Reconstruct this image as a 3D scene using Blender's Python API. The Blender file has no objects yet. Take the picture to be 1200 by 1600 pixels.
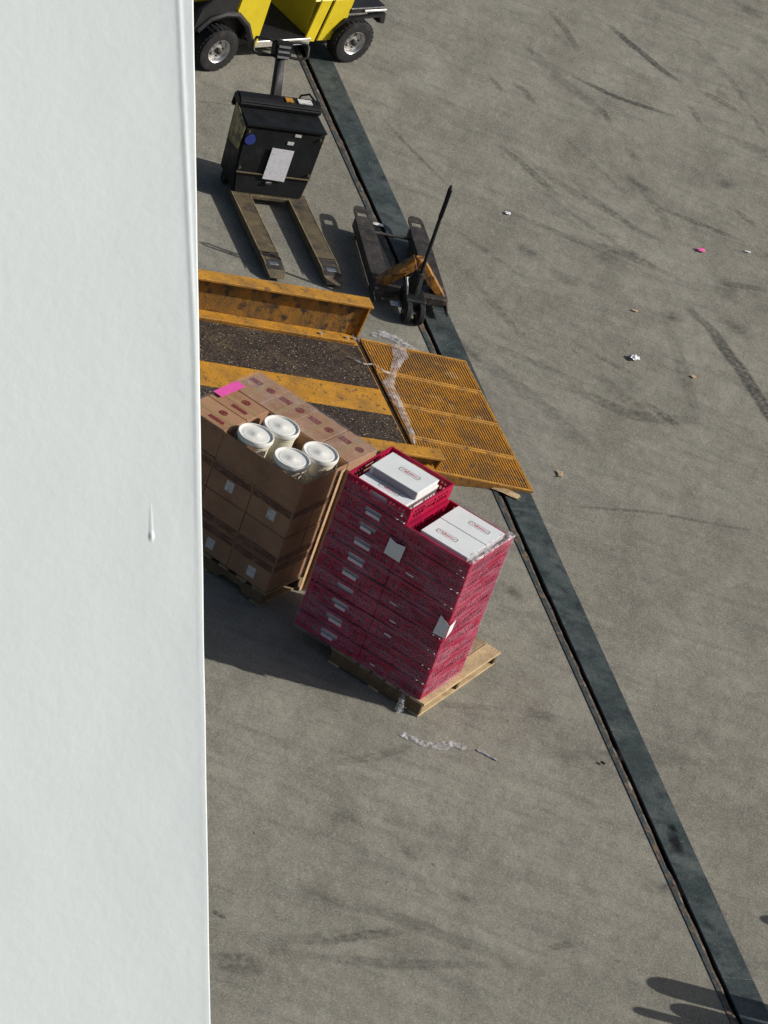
import bpy, bmesh, math, random
from mathutils import Vector, Matrix, noise

scene = bpy.context.scene
COL = scene.collection
R = math.radians
random.seed(7)

# ------------------------------------------------------------------ camera
PITCH, ROLL, CAM_H = R(30.2), R(20.0), 22.44
fw = Vector((0, math.cos(PITCH), -math.sin(PITCH)))
rt = Vector((1, 0, 0))
up = Vector((0, math.sin(PITCH), math.cos(PITCH)))
cr = rt * math.cos(ROLL) + up * math.sin(ROLL)
cu = up * math.cos(ROLL) - rt * math.sin(ROLL)
cd = bpy.data.cameras.new('camera')
cam = bpy.data.objects.new('camera', cd)
COL.objects.link(cam)
cam.matrix_world = Matrix(((cr.x, cu.x, -fw.x, 0), (cr.y, cu.y, -fw.y, 0), (cr.z, cu.z, -fw.z, CAM_H), (0, 0, 0, 1)))
cd.sensor_fit = 'VERTICAL'
cd.sensor_height = 36
cd.lens = 8500 / 1600 * 36
cd.clip_start = 0.1
cd.clip_end = 1500
scene.camera = cam

# ------------------------------------------------------------------ sky, sun, exposure
SUN_EL = R(32)
sd = Vector((0.987 * math.cos(SUN_EL), 0.160 * math.cos(SUN_EL), math.sin(SUN_EL))).normalized()
world = bpy.data.worlds.new('World')
scene.world = world
world.use_nodes = True
wn = world.node_tree
wn.nodes.clear()
sky = wn.nodes.new('ShaderNodeTexSky')
sky.sky_type = 'NISHITA'
sky.sun_disc = False
sky.sun_elevation = SUN_EL
sky.air_density = 1.0
sky.dust_density = 3.0
sky.ozone_density = 0.6
sky.sun_rotation = math.atan2(sd.x, sd.y)
bg = wn.nodes.new('ShaderNodeBackground')
bg.inputs['Strength'].default_value = 0.065
wo = wn.nodes.new('ShaderNodeOutputWorld')
wn.links.new(sky.outputs[0], bg.inputs[0])
wn.links.new(bg.outputs[0], wo.inputs[0])
sl = bpy.data.lights.new('sun', 'SUN')
sl.energy = 4.2
sl.angle = R(0.5)
sl.color = (1.0, 0.955, 0.885)
so = bpy.data.objects.new('sun', sl)
COL.objects.link(so)
so.rotation_euler = sd.to_track_quat('Z', 'Y').to_euler()
scene.view_settings.view_transform = 'Standard'
scene.view_settings.look = 'None'
scene.view_settings.exposure = 0.0
scene.view_settings.gamma = 1.0
scene.view_settings.use_curve_mapping = False


# ------------------------------------------------------------------ materials
def new_mat(name):
    m = bpy.data.materials.new(name)
    m.use_nodes = True
    nt = m.node_tree
    nt.nodes.clear()
    out = nt.nodes.new('ShaderNodeOutputMaterial')
    return m, nt, out


def _noise(nt, pos, scale, detail=4, rough=0.55, vec_scale=None):
    n = nt.nodes.new('ShaderNodeTexNoise')
    n.inputs['Scale'].default_value = scale
    n.inputs['Detail'].default_value = detail
    n.inputs['Roughness'].default_value = rough
    src = pos
    if vec_scale:
        mp = nt.nodes.new('ShaderNodeMapping')
        if len(vec_scale) == 4:
            mp.inputs['Rotation'].default_value = (0, 0, vec_scale[3])
        mp.inputs['Scale'].default_value = vec_scale[:3]
        nt.links.new(pos, mp.inputs['Vector'])
        src = mp.outputs[0]
    nt.links.new(src, n.inputs['Vector'])
    return n.outputs['Fac']


def _ramp(nt, fac, lo, hi, a=0.0, b=1.0):
    r = nt.nodes.new('ShaderNodeMapRange')
    r.inputs['From Min'].default_value = lo
    r.inputs['From Max'].default_value = hi
    r.inputs['To Min'].default_value = a
    r.inputs['To Max'].default_value = b
    nt.links.new(fac, r.inputs['Value'])
    return r.outputs[0]


def _mix(nt, fac, a, b):
    x = nt.nodes.new('ShaderNodeMix')
    x.data_type = 'RGBA'
    if isinstance(fac, float):
        x.inputs[0].default_value = fac
    else:
        nt.links.new(fac, x.inputs[0])
    for s, val in ((6, a), (7, b)):
        if isinstance(val, tuple):
            x.inputs[s].default_value = (*val, 1)
        else:
            nt.links.new(val, x.inputs[s])
    return x.outputs[2]


def mat(name, col, var=0.25, scale=6, rough=0.6, metal=0.0, bump=0.0, bscale=60, layers=(), spec=0.5, grain=0.0):
    """Procedural surface: base colour with tonal drift, then (colour, scale, lo, hi, stretch) wear layers."""
    m, nt, out = new_mat(name)
    p = nt.nodes.new('ShaderNodeBsdfPrincipled')
    geo = nt.nodes.new('ShaderNodeNewGeometry')
    pos = geo.outputs['Position']
    dark = tuple(c * (1 - var) for c in col)
    light = tuple(min(1, c * (1 + var)) for c in col)
    c = _mix(nt, _ramp(nt, _noise(nt, pos, scale), 0.3, 0.7), dark, light)
    for (lc, ls, lo, hi, *st) in layers:
        c = _mix(nt, _ramp(nt, _noise(nt, pos, ls, 5, 0.6, st[0] if st else None), lo, hi), c, lc)
    if grain:
        g = _ramp(nt, _noise(nt, pos, 95, 2, 0.7), 0.3, 0.7, 1 - grain, 1 + grain)
        mm = nt.nodes.new('ShaderNodeVectorMath')
        mm.operation = 'SCALE'
        nt.links.new(c, mm.inputs[0])
        nt.links.new(g, mm.inputs['Scale'])
        c = mm.outputs[0]
    nt.links.new(c, p.inputs['Base Color'])
    nt.links.new(_ramp(nt, _noise(nt, pos, scale * 2.3), 0.3, 0.7, max(0.03, rough - 0.1), min(1, rough + 0.1)), p.inputs['Roughness'])
    p.inputs['Metallic'].default_value = metal
    p.inputs['Specular IOR Level'].default_value = spec
    if bump:
        b = nt.nodes.new('ShaderNodeBump')
        b.inputs['Strength'].default_value = bump
        b.inputs['Distance'].default_value = 0.01
        nt.links.new(_noise(nt, pos, bscale, 3), b.inputs['Height'])
        nt.links.new(b.outputs[0], p.inputs['Normal'])
    nt.links.new(p.outputs[0], out.inputs[0])
    return m


def ground_mat():
    m, nt, out = new_mat('weathered_concrete')
    p = nt.nodes.new('ShaderNodeBsdfPrincipled')
    geo = nt.nodes.new('ShaderNodeNewGeometry')
    pos = geo.outputs['Position']
    c = _mix(nt, _ramp(nt, _noise(nt, pos, 0.45, 5, 0.6), 0.35, 0.65), (0.186, 0.171, 0.143), (0.250, 0.234, 0.203))
    c = _mix(nt, _ramp(nt, _noise(nt, pos, 2.2, 6, 0.65, (1, 0.45, 1, R(24))), 0.46, 0.74, 0, 0.8), c, (0.110, 0.100, 0.082))
    c = _mix(nt, _ramp(nt, _noise(nt, pos, 1.6, 6, 0.7, (0.45, 1.5, 1, R(34))), 0.48, 0.74, 0, 0.7), c, (0.105, 0.098, 0.088))
    c = _mix(nt, _ramp(nt, _noise(nt, pos, 1.1, 6, 0.7, (1.2, 0.4, 1, R(-40))), 0.52, 0.74, 0, 0.5), c, (0.31, 0.295, 0.26))
    c = _mix(nt, _ramp(nt, _noise(nt, pos, 5.0, 5, 0.6, (0.35, 1.6, 1, R(-20))), 0.50, 0.76, 0, 0.65), c, (0.100, 0.098, 0.094))
    c = _mix(nt, _ramp(nt, _noise(nt, pos, 9, 6, 0.7), 0.5, 0.85, 0, 0.45), c, (0.30, 0.285, 0.25))
    c = _mix(nt, _ramp(nt, _noise(nt, pos, 3.4, 5, 0.65, (0.5, 1.7, 1, R(38))), 0.54, 0.74, 0, 0.42), c, (0.085, 0.082, 0.076))
    c = _mix(nt, _ramp(nt, _noise(nt, pos, 2.6, 5, 0.65, (0.4, 1.8, 1, R(-33))), 0.55, 0.74, 0, 0.40), c, (0.31, 0.30, 0.265))
    # aggregate: two octaves of grit, one a little warm, one a little cool
    c = _mix(nt, _ramp(nt, _noise(nt, pos, 52, 3, 0.8), 0.48, 0.66, 0, 0.55), c, (0.37, 0.355, 0.32))
    c = _mix(nt, _ramp(nt, _noise(nt, pos, 61, 3, 0.8), 0.50, 0.68, 0, 0.62), c, (0.075, 0.075, 0.080))
    c = _mix(nt, _ramp(nt, _noise(nt, pos, 44, 2, 0.7), 0.54, 0.70, 0, 0.45), c, (0.23, 0.15, 0.15))
    c = _mix(nt, _ramp(nt, _noise(nt, pos, 47, 2, 0.7), 0.54, 0.70, 0, 0.45), c, (0.15, 0.20, 0.14))
    # oil drips
    c = _mix(nt, _ramp(nt, _noise(nt, pos, 14, 2, 0.5), 0.70, 0.78, 0, 0.6), c, (0.05, 0.048, 0.046))
    tint = nt.nodes.new('ShaderNodeVectorMath')
    tint.operation = 'MULTIPLY'
    tint.inputs[1].default_value = (1.14, 1.165, 1.115)
    nt.links.new(c, tint.inputs[0])
    nt.links.new(tint.outputs[0], p.inputs['Base Color'])
    p.inputs['Roughness'].default_value = 0.85
    p.inputs['Specular IOR Level'].default_value = 0.25
    b = nt.nodes.new('ShaderNodeBump')
    b.inputs['Strength'].default_value = 0.5
    b.inputs['Distance'].default_value = 0.006
    nt.links.new(_noise(nt, pos, 75, 4, 0.7), b.inputs['Height'])
    b2 = nt.nodes.new('ShaderNodeBump')
    b2.inputs['Strength'].default_value = 0.35
    b2.inputs['Distance'].default_value = 0.05
    nt.links.new(_noise(nt, pos, 5, 3), b2.inputs['Height'])
    nt.links.new(b.outputs[0], b2.inputs['Normal'])
    nt.links.new(b2.outputs[0], p.inputs['Normal'])
    nt.links.new(p.outputs[0], out.inputs[0])
    return m


def decal_mat(name, col, scale, lo, hi, strength, stretch=None, rough=0.8):
    """A thin stain: covers only where noise and the mark's own soft outline (attribute 'cover') say so."""
    m, nt, out = new_mat(name)
    p = nt.nodes.new('ShaderNodeBsdfPrincipled')
    p.inputs['Base Color'].default_value = (*col, 1)
    p.inputs['Roughness'].default_value = rough
    p.inputs['Specular IOR Level'].default_value = 0.2
    tr = nt.nodes.new('ShaderNodeBsdfTransparent')
    geo = nt.nodes.new('ShaderNodeNewGeometry')
    at = nt.nodes.new('ShaderNodeAttribute')
    at.attribute_name = 'cover'
    n = _ramp(nt, _noise(nt, geo.outputs['Position'], scale, 5, 0.7, stretch), lo, hi)
    mu = nt.nodes.new('ShaderNodeMath')
    mu.operation = 'MULTIPLY'
    nt.links.new(n, mu.inputs[0])
    nt.links.new(at.outputs['Fac'], mu.inputs[1])
    mu2 = nt.nodes.new('ShaderNodeMath')
    mu2.operation = 'MULTIPLY'
    mu2.inputs[1].default_value = strength
    nt.links.new(mu.outputs[0], mu2.inputs[0])
    mx = nt.nodes.new('ShaderNodeMixShader')
    nt.links.new(mu2.outputs[0], mx.inputs[0])
    nt.links.new(tr.outputs[0], mx.inputs[1])
    nt.links.new(p.outputs[0], mx.inputs[2])
    nt.links.new(mx.outputs[0], out.inputs[0])
    return m


def film_mat(name, tint=(0.85, 0.85, 0.88), base=0.16, streak=0.4, rough=0.22, stretch=(1, 1, 8), lo=0.45, hi=0.7, scale=5):
    """Thin clear stretch film: mostly see-through, with glossy, slightly milky folds."""
    m, nt, out = new_mat(name)
    geo = nt.nodes.new('ShaderNodeNewGeometry')
    pos = geo.outputs['Position']
    p = nt.nodes.new('ShaderNodeBsdfPrincipled')
    p.inputs['Base Color'].default_value = (*tint, 1)
    p.inputs['Roughness'].default_value = rough
    p.inputs['Specular IOR Level'].default_value = 0.8
    b = nt.nodes.new('ShaderNodeBump')
    b.inputs['Strength'].default_value = 0.9
    b.inputs['Distance'].default_value = 0.02
    nt.links.new(_noise(nt, pos, 16, 5, 0.65, stretch), b.inputs['Height'])
    nt.links.new(b.outputs[0], p.inputs['Normal'])
    tr = nt.nodes.new('ShaderNodeBsdfTransparent')
    tr.inputs[0].default_value = (0.96, 0.96, 0.97, 1)
    mx = nt.nodes.new('ShaderNodeMixShader')
    nt.links.new(_ramp(nt, _noise(nt, pos, scale, 5, 0.7, stretch), lo, hi, base, base + streak), mx.inputs[0])
    nt.links.new(tr.outputs[0], mx.inputs[1])
    nt.links.new(p.outputs[0], mx.inputs[2])
    nt.links.new(mx.outputs[0], out.inputs[0])
    return m


M = {}
M['ground'] = ground_mat()
M['rubber_mark'] = decal_mat('tyre_rubber', (0.045, 0.045, 0.05), 26, 0.30, 0.64, 0.72)
M['faint_mark'] = decal_mat('faint_rubber', (0.055, 0.053, 0.05), 20, 0.34, 0.72, 0.5)
M['soft_mark'] = decal_mat('old_worn_rubber', (0.07, 0.069, 0.067), 13, 0.36, 0.74, 0.42)
M['stain'] = decal_mat('oil_stain', (0.03, 0.03, 0.032), 16, 0.34, 0.7, 0.5)
M['wet_stain'] = decal_mat('black_oil', (0.008, 0.008, 0.010), 9, 0.28, 0.45, 0.9, rough=0.5)
M['dust'] = decal_mat('pale_dust', (0.40, 0.385, 0.345), 9, 0.30, 0.8, 0.55)
M['channel_paint'] = mat('dark_channel_paint', (0.044, 0.060, 0.058), 0.25, 3, 0.5, 0, 0.35, 50,
                         [((0.095, 0.108, 0.104), 3, 0.45, 0.72), ((0.018, 0.020, 0.024), 7, 0.50, 0.72), ((0.14, 0.135, 0.115), 26, 0.60, 0.75), ((0.11, 0.11, 0.10), 85, 0.62, 0.8)], grain=0.35)
M['channel_lip'] = mat('channel_edge_steel', (0.042, 0.056, 0.058), 0.4, 9, 0.65, 0, 0.3, 60,
                       [((0.16, 0.11, 0.07), 10, 0.52, 0.62), ((0.02, 0.02, 0.02), 16, 0.55, 0.7)])
M['rust'] = mat('rusty_ledge', (0.115, 0.085, 0.06), 0.5, 18, 0.9, 0, 0.8, 70,
                [((0.28, 0.24, 0.19), 7, 0.54, 0.66), ((0.03, 0.025, 0.02), 22, 0.5, 0.7)])
M['slot_dirt'] = mat('slot_dirt', (0.02, 0.018, 0.016), 0.4, 15, 0.95)
M['orange'] = mat('worn_orange_yellow_paint', (0.50, 0.235, 0.018), 0.18, 5, 0.6, 0, 0.35, 60,
                  [((0.27, 0.14, 0.03), 4, 0.45, 0.72), ((0.16, 0.09, 0.035), 24, 0.56, 0.72), ((0.10, 0.055, 0.03), 16, 0.60, 0.70), ((0.55, 0.36, 0.14), 28, 0.64, 0.75)], grain=0.12)
M['orange_web'] = mat('rust_stained_orange_web', (0.33, 0.155, 0.02), 0.25, 4, 0.65, 0, 0.4, 60,
                      [((0.15, 0.085, 0.025), 5, 0.40, 0.60, (1, 1, 0.4)), ((0.045, 0.032, 0.025), 13, 0.50, 0.64), ((0.18, 0.05, 0.02), 9, 0.62, 0.7)], grain=0.2)
M['tread'] = mat('worn_orange_tread', (0.24, 0.108, 0.014), 0.3, 6, 0.6, 0, 0.3, 60,
                 [((0.13, 0.07, 0.025), 8, 0.45, 0.7), ((0.05, 0.035, 0.025), 30, 0.55, 0.72)], grain=0.25)
M['ridge'] = mat('tread_ridge_paint', (0.50, 0.225, 0.018), 0.25, 9, 0.55, 0, 0.0, 60,
                 [((0.20, 0.11, 0.04), 2.2, 0.46, 0.70), ((0.20, 0.12, 0.06), 18, 0.5, 0.66), ((0.60, 0.40, 0.16), 5, 0.62, 0.75)], grain=0.25)
M['grit'] = mat('dark_grit_tread', (0.058, 0.042, 0.034), 0.45, 20, 0.9, 0, 0.9, 110,
                [((0.11, 0.08, 0.05), 3, 0.48, 0.72), ((0.018, 0.014, 0.012), 40, 0.48, 0.62), ((0.50, 0.46, 0.40), 55, 0.62, 0.68)], spec=0.2)
M['black_paint'] = mat('black_machine_paint', (0.008, 0.010, 0.011), 0.35, 5, 0.55, 0, 0.15, 40, [((0.022, 0.026, 0.028), 7, 0.56, 0.8), ((0.05, 0.045, 0.035), 30, 0.66, 0.78)], spec=0.3, grain=0.3)
M['black_plastic'] = mat('black_plastic', (0.008, 0.008, 0.010), 0.25, 10, 0.5, 0, 0.1, 80, spec=0.3)
M['rubber'] = mat('tyre_rubber_solid', (0.013, 0.013, 0.014), 0.3, 12, 0.85, 0, 0.4, 60, [((0.06, 0.057, 0.052), 9, 0.55, 0.8)])
M['fork'] = mat('worn_fork_steel', (0.125, 0.098, 0.055), 0.25, 8, 0.6, 0.15, 0.3, 60,
                [((0.05, 0.042, 0.035), 5, 0.5, 0.66), ((0.24, 0.19, 0.10), 18, 0.6, 0.72)], grain=0.25)
M['fork_edge'] = mat('scraped_fork_edge', (0.30, 0.24, 0.13), 0.3, 14, 0.5, 0.2)
M['fork_dark'] = mat('grimy_jack_steel', (0.042, 0.036, 0.033), 0.4, 8, 0.6, 0.1, 0.3, 60,
                     [((0.13, 0.10, 0.07), 12, 0.55, 0.7), ((0.02, 0.018, 0.016), 9, 0.52, 0.7)], grain=0.3)
M['jack_orange'] = mat('rusty_orange_jack_paint', (0.36, 0.16, 0.02), 0.25, 12, 0.6, 0, 0.3, 60,
                       [((0.09, 0.045, 0.025), 16, 0.46, 0.60), ((0.42, 0.28, 0.08), 20, 0.62, 0.74)], grain=0.25)
M['steel'] = mat('bright_steel', (0.55, 0.55, 0.55), 0.1, 10, 0.28, 0.9)
M['olive'] = mat('faded_olive_yellow_paint', (0.34, 0.29, 0.14), 0.3, 8, 0.6, 0, 0.2, 60, [((0.07, 0.06, 0.04), 14, 0.46, 0.62)])
M['cart_yellow'] = mat('yellow_cart_paint', (0.72, 0.56, 0.02), 0.08, 4, 0.38, 0, 0.08, 50, [((0.45, 0.35, 0.03), 12, 0.62, 0.78)], grain=0.1)
M['cart_black'] = mat('black_cart_trim', (0.016, 0.016, 0.018), 0.3, 8, 0.5, 0, 0.2, 60)
M['rim'] = mat('silver_wheel_rim', (0.60, 0.60, 0.60), 0.12, 20, 0.32, 0.75, 0.1, 60)
M['aluminium'] = mat('aluminium_sill', (0.70, 0.68, 0.62), 0.08, 14, 0.35, 0.6)
M['wood'] = mat('pallet_wood', (0.50, 0.37, 0.21), 0.18, 5, 0.8, 0, 0.4, 70, [((0.33, 0.23, 0.12), 7, 0.5, 0.75), ((0.22, 0.15, 0.09), 26, 0.62, 0.75)], grain=0.12)
M['old_and_shaded_wood'] = mat('weathered_and_shaded_pallet_wood', (0.30, 0.22, 0.13), 0.25, 5, 0.85, 0, 0.4, 70, [((0.16, 0.12, 0.08), 8, 0.5, 0.75)], grain=0.15)
M['shaded_stringer_wood'] = mat('shade_darkened_stringer_wood', (0.13, 0.085, 0.048), 0.3, 6, 0.85, 0, 0.4, 70, [((0.09, 0.06, 0.035), 9, 0.48, 0.7), ((0.30, 0.21, 0.12), 18, 0.6, 0.75)], grain=0.15)  # shade on the stringers is painted in as a darker wood colour
M['card'] = mat('brown_cardboard', (0.37, 0.205, 0.112), 0.12, 3, 0.8, 0, 0.15, 40, [((0.25, 0.13, 0.065), 4, 0.44, 0.74)], grain=0.10)
M['band'] = mat('dark_carton_print_band', (0.13, 0.055, 0.03), 0.3, 9, 0.75, 0, 0, 40, [((0.30, 0.17, 0.08), 14, 0.5, 0.7, (1, 1, 5))])
M['tape'] = mat('carton_tape', (0.36, 0.23, 0.11), 0.08, 5, 0.35)
M['print'] = mat('dark_red_carton_print', (0.16, 0.014, 0.014), 0.25, 40, 0.75, 0, 0, 40, [((0.38, 0.20, 0.11), 60, 0.56, 0.68)])
M['sticker'] = mat('white_paper_sticker', (0.66, 0.66, 0.64), 0.08, 30, 0.6, 0, 0, 40, [((0.22, 0.22, 0.24), 48, 0.58, 0.64)])
M['paper'] = mat('white_paper', (0.74, 0.75, 0.78), 0.04, 10, 0.6, 0, 0.25, 12)
M['paper_print'] = mat('printed_sheet', (0.70, 0.70, 0.76), 0.05, 10, 0.6, 0, 0, 12, [((0.38, 0.38, 0.44), 45, 0.56, 0.66, (1, 1, 2.5))])
M['magenta'] = mat('magenta_tape', (0.80, 0.10, 0.42), 0.08, 12, 0.5)
M['pail'] = mat('ivory_pail_plastic', (0.74, 0.70, 0.56), 0.05, 8, 0.4, 0, 0.05, 40)
M['lid'] = mat('white_pail_lid', (0.78, 0.78, 0.74), 0.04, 10, 0.45, 0, 0.2, 30, [((0.55, 0.54, 0.50), 30, 0.62, 0.75)])
M['red'] = mat('red_tray_plastic', (0.40, 0.005, 0.045), 0.22, 8, 0.45, 0, 0.05, 40, [((0.22, 0.004, 0.04), 4, 0.45, 0.75), ((0.46, 0.04, 0.10), 10, 0.62, 0.76)], spec=0.3)
M['red_dark'] = mat('red_tray_floor', (0.30, 0.010, 0.03), 0.2, 8, 0.5)
M['box_white'] = mat('white_pastry_box', (0.72, 0.75, 0.76), 0.04, 6, 0.55, 0, 0.12, 20)
M['box_grey'] = mat('grey_box_shade_and_film', (0.33, 0.33, 0.36), 0.06, 8, 0.6)  # painted shade on a box front, and the grey film wisp
M['logo_red'] = mat('red_box_print', (0.45, 0.07, 0.10), 0.15, 50, 0.6)
M['logo_green'] = mat('grey_green_box_print', (0.26, 0.30, 0.28), 0.15, 50, 0.6)
M['card_label'] = mat('pale_tray_label', (0.78, 0.72, 0.74), 0.12, 20, 0.6, 0, 0, 40, [((0.35, 0.28, 0.33), 40, 0.6, 0.7)])
M['grey_label'] = mat('dull_grey_label', (0.16, 0.16, 0.17), 0.2, 40, 0.6)
M['film'] = film_mat('stretch_film', (0.84, 0.62, 0.80), 0.045, 0.26, 0.2, (1, 1, 5), 0.42, 0.78, 3)
M['film_brown'] = film_mat('stretch_film_cartons', (0.72, 0.68, 0.66), 0.01, 0.13, 0.25, (1, 1, 7))
M['film_top'] = film_mat('loose_top_film', (0.70, 0.68, 0.72), 0.02, 0.17, 0.25, (1, 1, 1), 0.4, 0.7, 7)
M['film_scrap'] = film_mat('crumpled_film', (0.80, 0.81, 0.83), 0.10, 0.62, 0.16, (1, 1, 1), 0.42, 0.68, 24)
M['film_strip'] = film_mat('twisted_film_strip', (0.80, 0.81, 0.83), 0.14, 0.5, 0.18, (1, 1, 1), 0.42, 0.70, 13)
M['wall_white'] = mat('white_ship_paint', (0.715, 0.775, 0.785), 0.012, 1.2, 0.45, 0, 0.09, 30)
M['pink'] = mat('pink_paper', (0.80, 0.12, 0.40), 0.1, 20, 0.6)
M['tan'] = mat('tan_scrap', (0.55, 0.36, 0.20), 0.15, 20, 0.8)
M['dull_tan'] = mat('dull_tan_scrap', (0.42, 0.31, 0.19), 0.2, 20, 0.8)
M['blue'] = mat('blue_sticker', (0.03, 0.05, 0.28), 0.2, 20, 0.5)
M['post'] = mat('yellow_post_paint', (0.60, 0.45, 0.05), 0.15, 6, 0.5)


# ------------------------------------------------------------------ mesh helpers
class MB:
    def __init__(self):
        self.v, self.f = [], []

    def add(self, vs, fs):
        o = len(self.v)
        self.v += [tuple(p) for p in vs]
        self.f += [tuple(i + o for i in q) for q in fs]
        return self

    def hexa(self, p):
        return self.add(p, [(0, 3, 2, 1), (4, 5, 6, 7), (0, 1, 5, 4), (1, 2, 6, 5), (2, 3, 7, 6), (3, 0, 4, 7)])

    def box(self, x0, x1, y0, y1, z0, z1, T=None):
        p = [(x0, y0, z0), (x1, y0, z0), (x1, y1, z0), (x0, y1, z0), (x0, y0, z1), (x1, y0, z1), (x1, y1, z1), (x0, y1, z1)]
        if T:
            p = [T @ Vector(q) for q in p]
        return self.hexa(p)

    def prism(self, poly, a, b, axis='y'):
        """poly in the two other axes, extruded from a to b along axis (poly counter-clockwise for outward faces)."""
        n = len(poly)

        def P(q, t):
            return {'x': (t, q[0], q[1]), 'y': (q[0], t, q[1]), 'z': (q[0], q[1], t)}[axis]
        vs = [P(q, a) for q in poly] + [P(q, b) for q in poly]
        fs = [tuple(range(n))[::-1], tuple(range(n, 2 * n))]
        fs += [(i, (i + 1) % n, n + (i + 1) % n, n + i) for i in range(n)]
        return self.add(vs, fs)

    def cyl(self, p0, p1, r0, r1=None, n=16):
        r1 = r0 if r1 is None else r1
        p0, p1 = Vector(p0), Vector(p1)
        d = (p1 - p0).normalized()
        a = d.orthogonal().normalized()
        b = d.cross(a)
        vs = []
        for p, r in ((p0, r0), (p1, r1)):
            vs += [p + (a * math.cos(2 * math.pi * i / n) + b * math.sin(2 * math.pi * i / n)) * r for i in range(n)]
        fs = [tuple(range(n))[::-1], tuple(range(n, 2 * n))]
        fs += [(i, (i + 1) % n, n + (i + 1) % n, n + i) for i in range(n)]
        return self.add(vs, fs)

    def tube(self, pts, r, n=8):
        pts = [Vector(p) for p in pts]
        rings = []
        a = None
        for i, p in enumerate(pts):
            d = (pts[min(i + 1, len(pts) - 1)] - pts[max(i - 1, 0)]).normalized()
            a = d.orthogonal().normalized() if a is None else (a - d * a.dot(d)).normalized()
            b = d.cross(a)
            rings.append([p + (a * math.cos(2 * math.pi * k / n) + b * math.sin(2 * math.pi * k / n)) * r for k in range(n)])
        vs = [q for rg in rings for q in rg]
        fs = []
        for i in range(len(pts) - 1):
            for k in range(n):
                fs.append((i * n + k, i * n + (k + 1) % n, (i + 1) * n + (k + 1) % n, (i + 1) * n + k))
        fs += [tuple(range(n))[::-1], tuple(range(len(vs) - n, len(vs)))]
        return self.add(vs, fs)

    def lathe(self, prof, n=28, T=None, closed=True):
        """prof: list of (radius, height) about local Z."""
        T = T or Matrix.Identity(4)
        vs, fs = [], []
        for r, h in prof:
            vs += [T @ Vector((r * math.cos(2 * math.pi * k / n), r * math.sin(2 * math.pi * k / n), h)) for k in range(n)]
        m = len(prof)
        for i in range(m - 1):
            for k in range(n):
                fs.append((i * n + k, i * n + (k + 1) % n, (i + 1) * n + (k + 1) % n, (i + 1) * n + k))
        if closed:
            fs += [tuple(range(n))[::-1], tuple(range((m - 1) * n, m * n))]
        return self.add(vs, fs)

    def mesh(self, name, material, bevel=0.0, smooth=False, segs=1):
        me = bpy.data.meshes.new(name)
        me.from_pydata(self.v, [], self.f)
        bm = bmesh.new()
        bm.from_mesh(me)
        bmesh.ops.recalc_face_normals(bm, faces=bm.faces)
        if bevel:
            es = [e for e in bm.edges if len(e.link_faces) == 2 and e.calc_face_angle(0) > 0.5]
            bmesh.ops.bevel(bm, geom=es, offset=bevel, segments=segs, affect='EDGES', clamp_overlap=True)
        bm.to_mesh(me)
        bm.free()
        me.materials.append(material)
        if smooth:
            for p in me.polygons:
                p.use_smooth = True
            try:
                me.set_sharp_from_angle(angle=R(40))
            except Exception:
                pass
        return me

    def build(self, name, material, parent=None, bevel=0.0, smooth=False, segs=1):
        return link(name, self.mesh(name, material, bevel, smooth, segs), parent)


def link(name, me, parent=None, loc=None, rotz=None):
    o = bpy.data.objects.new(name, me)
    COL.objects.link(o)
    o.parent = parent
    if loc is not None:
        o.location = loc
    if rotz is not None:
        o.rotation_euler = (0, 0, rotz)
    return o


def tag(o, label, cat, group=None):
    o['label'] = label
    o['category'] = cat
    if group:
        o['group'] = group
    return o


def thing(name, label, cat, loc=(0, 0, 0), rotz=0.0, group=None):
    return tag(link(name, None, None, loc, rotz), label, cat, group)


def struct(o):
    o['kind'] = 'structure'
    return o


def frame(x, y, rot):
    return Matrix.Translation((x, y, 0)) @ Matrix.Rotation(rot, 4, 'Z')


# ------------------------------------------------------------------ ground and steel channel
NX, NY = 0.907, 0.421            # across the channel
L_OFF, R_OFF = 17.345, 17.705
CH_ROT = math.atan2(NY, NX)      # channel frame: x across, y along (away)
CH_O = (NX * L_OFF, NY * L_OFF)
Tch = frame(CH_O[0], CH_O[1], CH_ROT)
CW = R_OFF - L_OFF

mb = MB()
far = 320
mb.add([Tch @ Vector(p) for p in ((-far, -far, 0), (0, -far, 0), (0, far, 0), (-far, far, 0), (0, -far, -0.1), (0, far, -0.1))], [(0, 1, 2, 3), (1, 4, 5, 2)])
mb.add([Tch @ Vector(p) for p in ((CW, -far, 0), (far, -far, 0), (far, far, 0), (CW, far, 0), (CW, -far, -0.1), (CW, far, -0.1))], [(0, 1, 2, 3), (0, 3, 5, 4)])
me = bpy.data.meshes.new('ground')
me.from_pydata(mb.v, [], mb.f)
me.materials.append(M['ground'])
ground = struct(link('ground', me))

channel = struct(link('steel_channel', None, None, (CH_O[0], CH_O[1], 0), CH_ROT))
Y0, Y1 = 20.0, 60.0
MB().box(0.0005, CW - 0.0005, Y0, Y1, -0.10, -0.085).build('channel_floor', M['slot_dirt'], channel)
MB().box(0.001, 0.044, Y0, Y1, -0.08, 0.007).build('edge_lip', M['channel_lip'], channel, 0.003)
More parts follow.
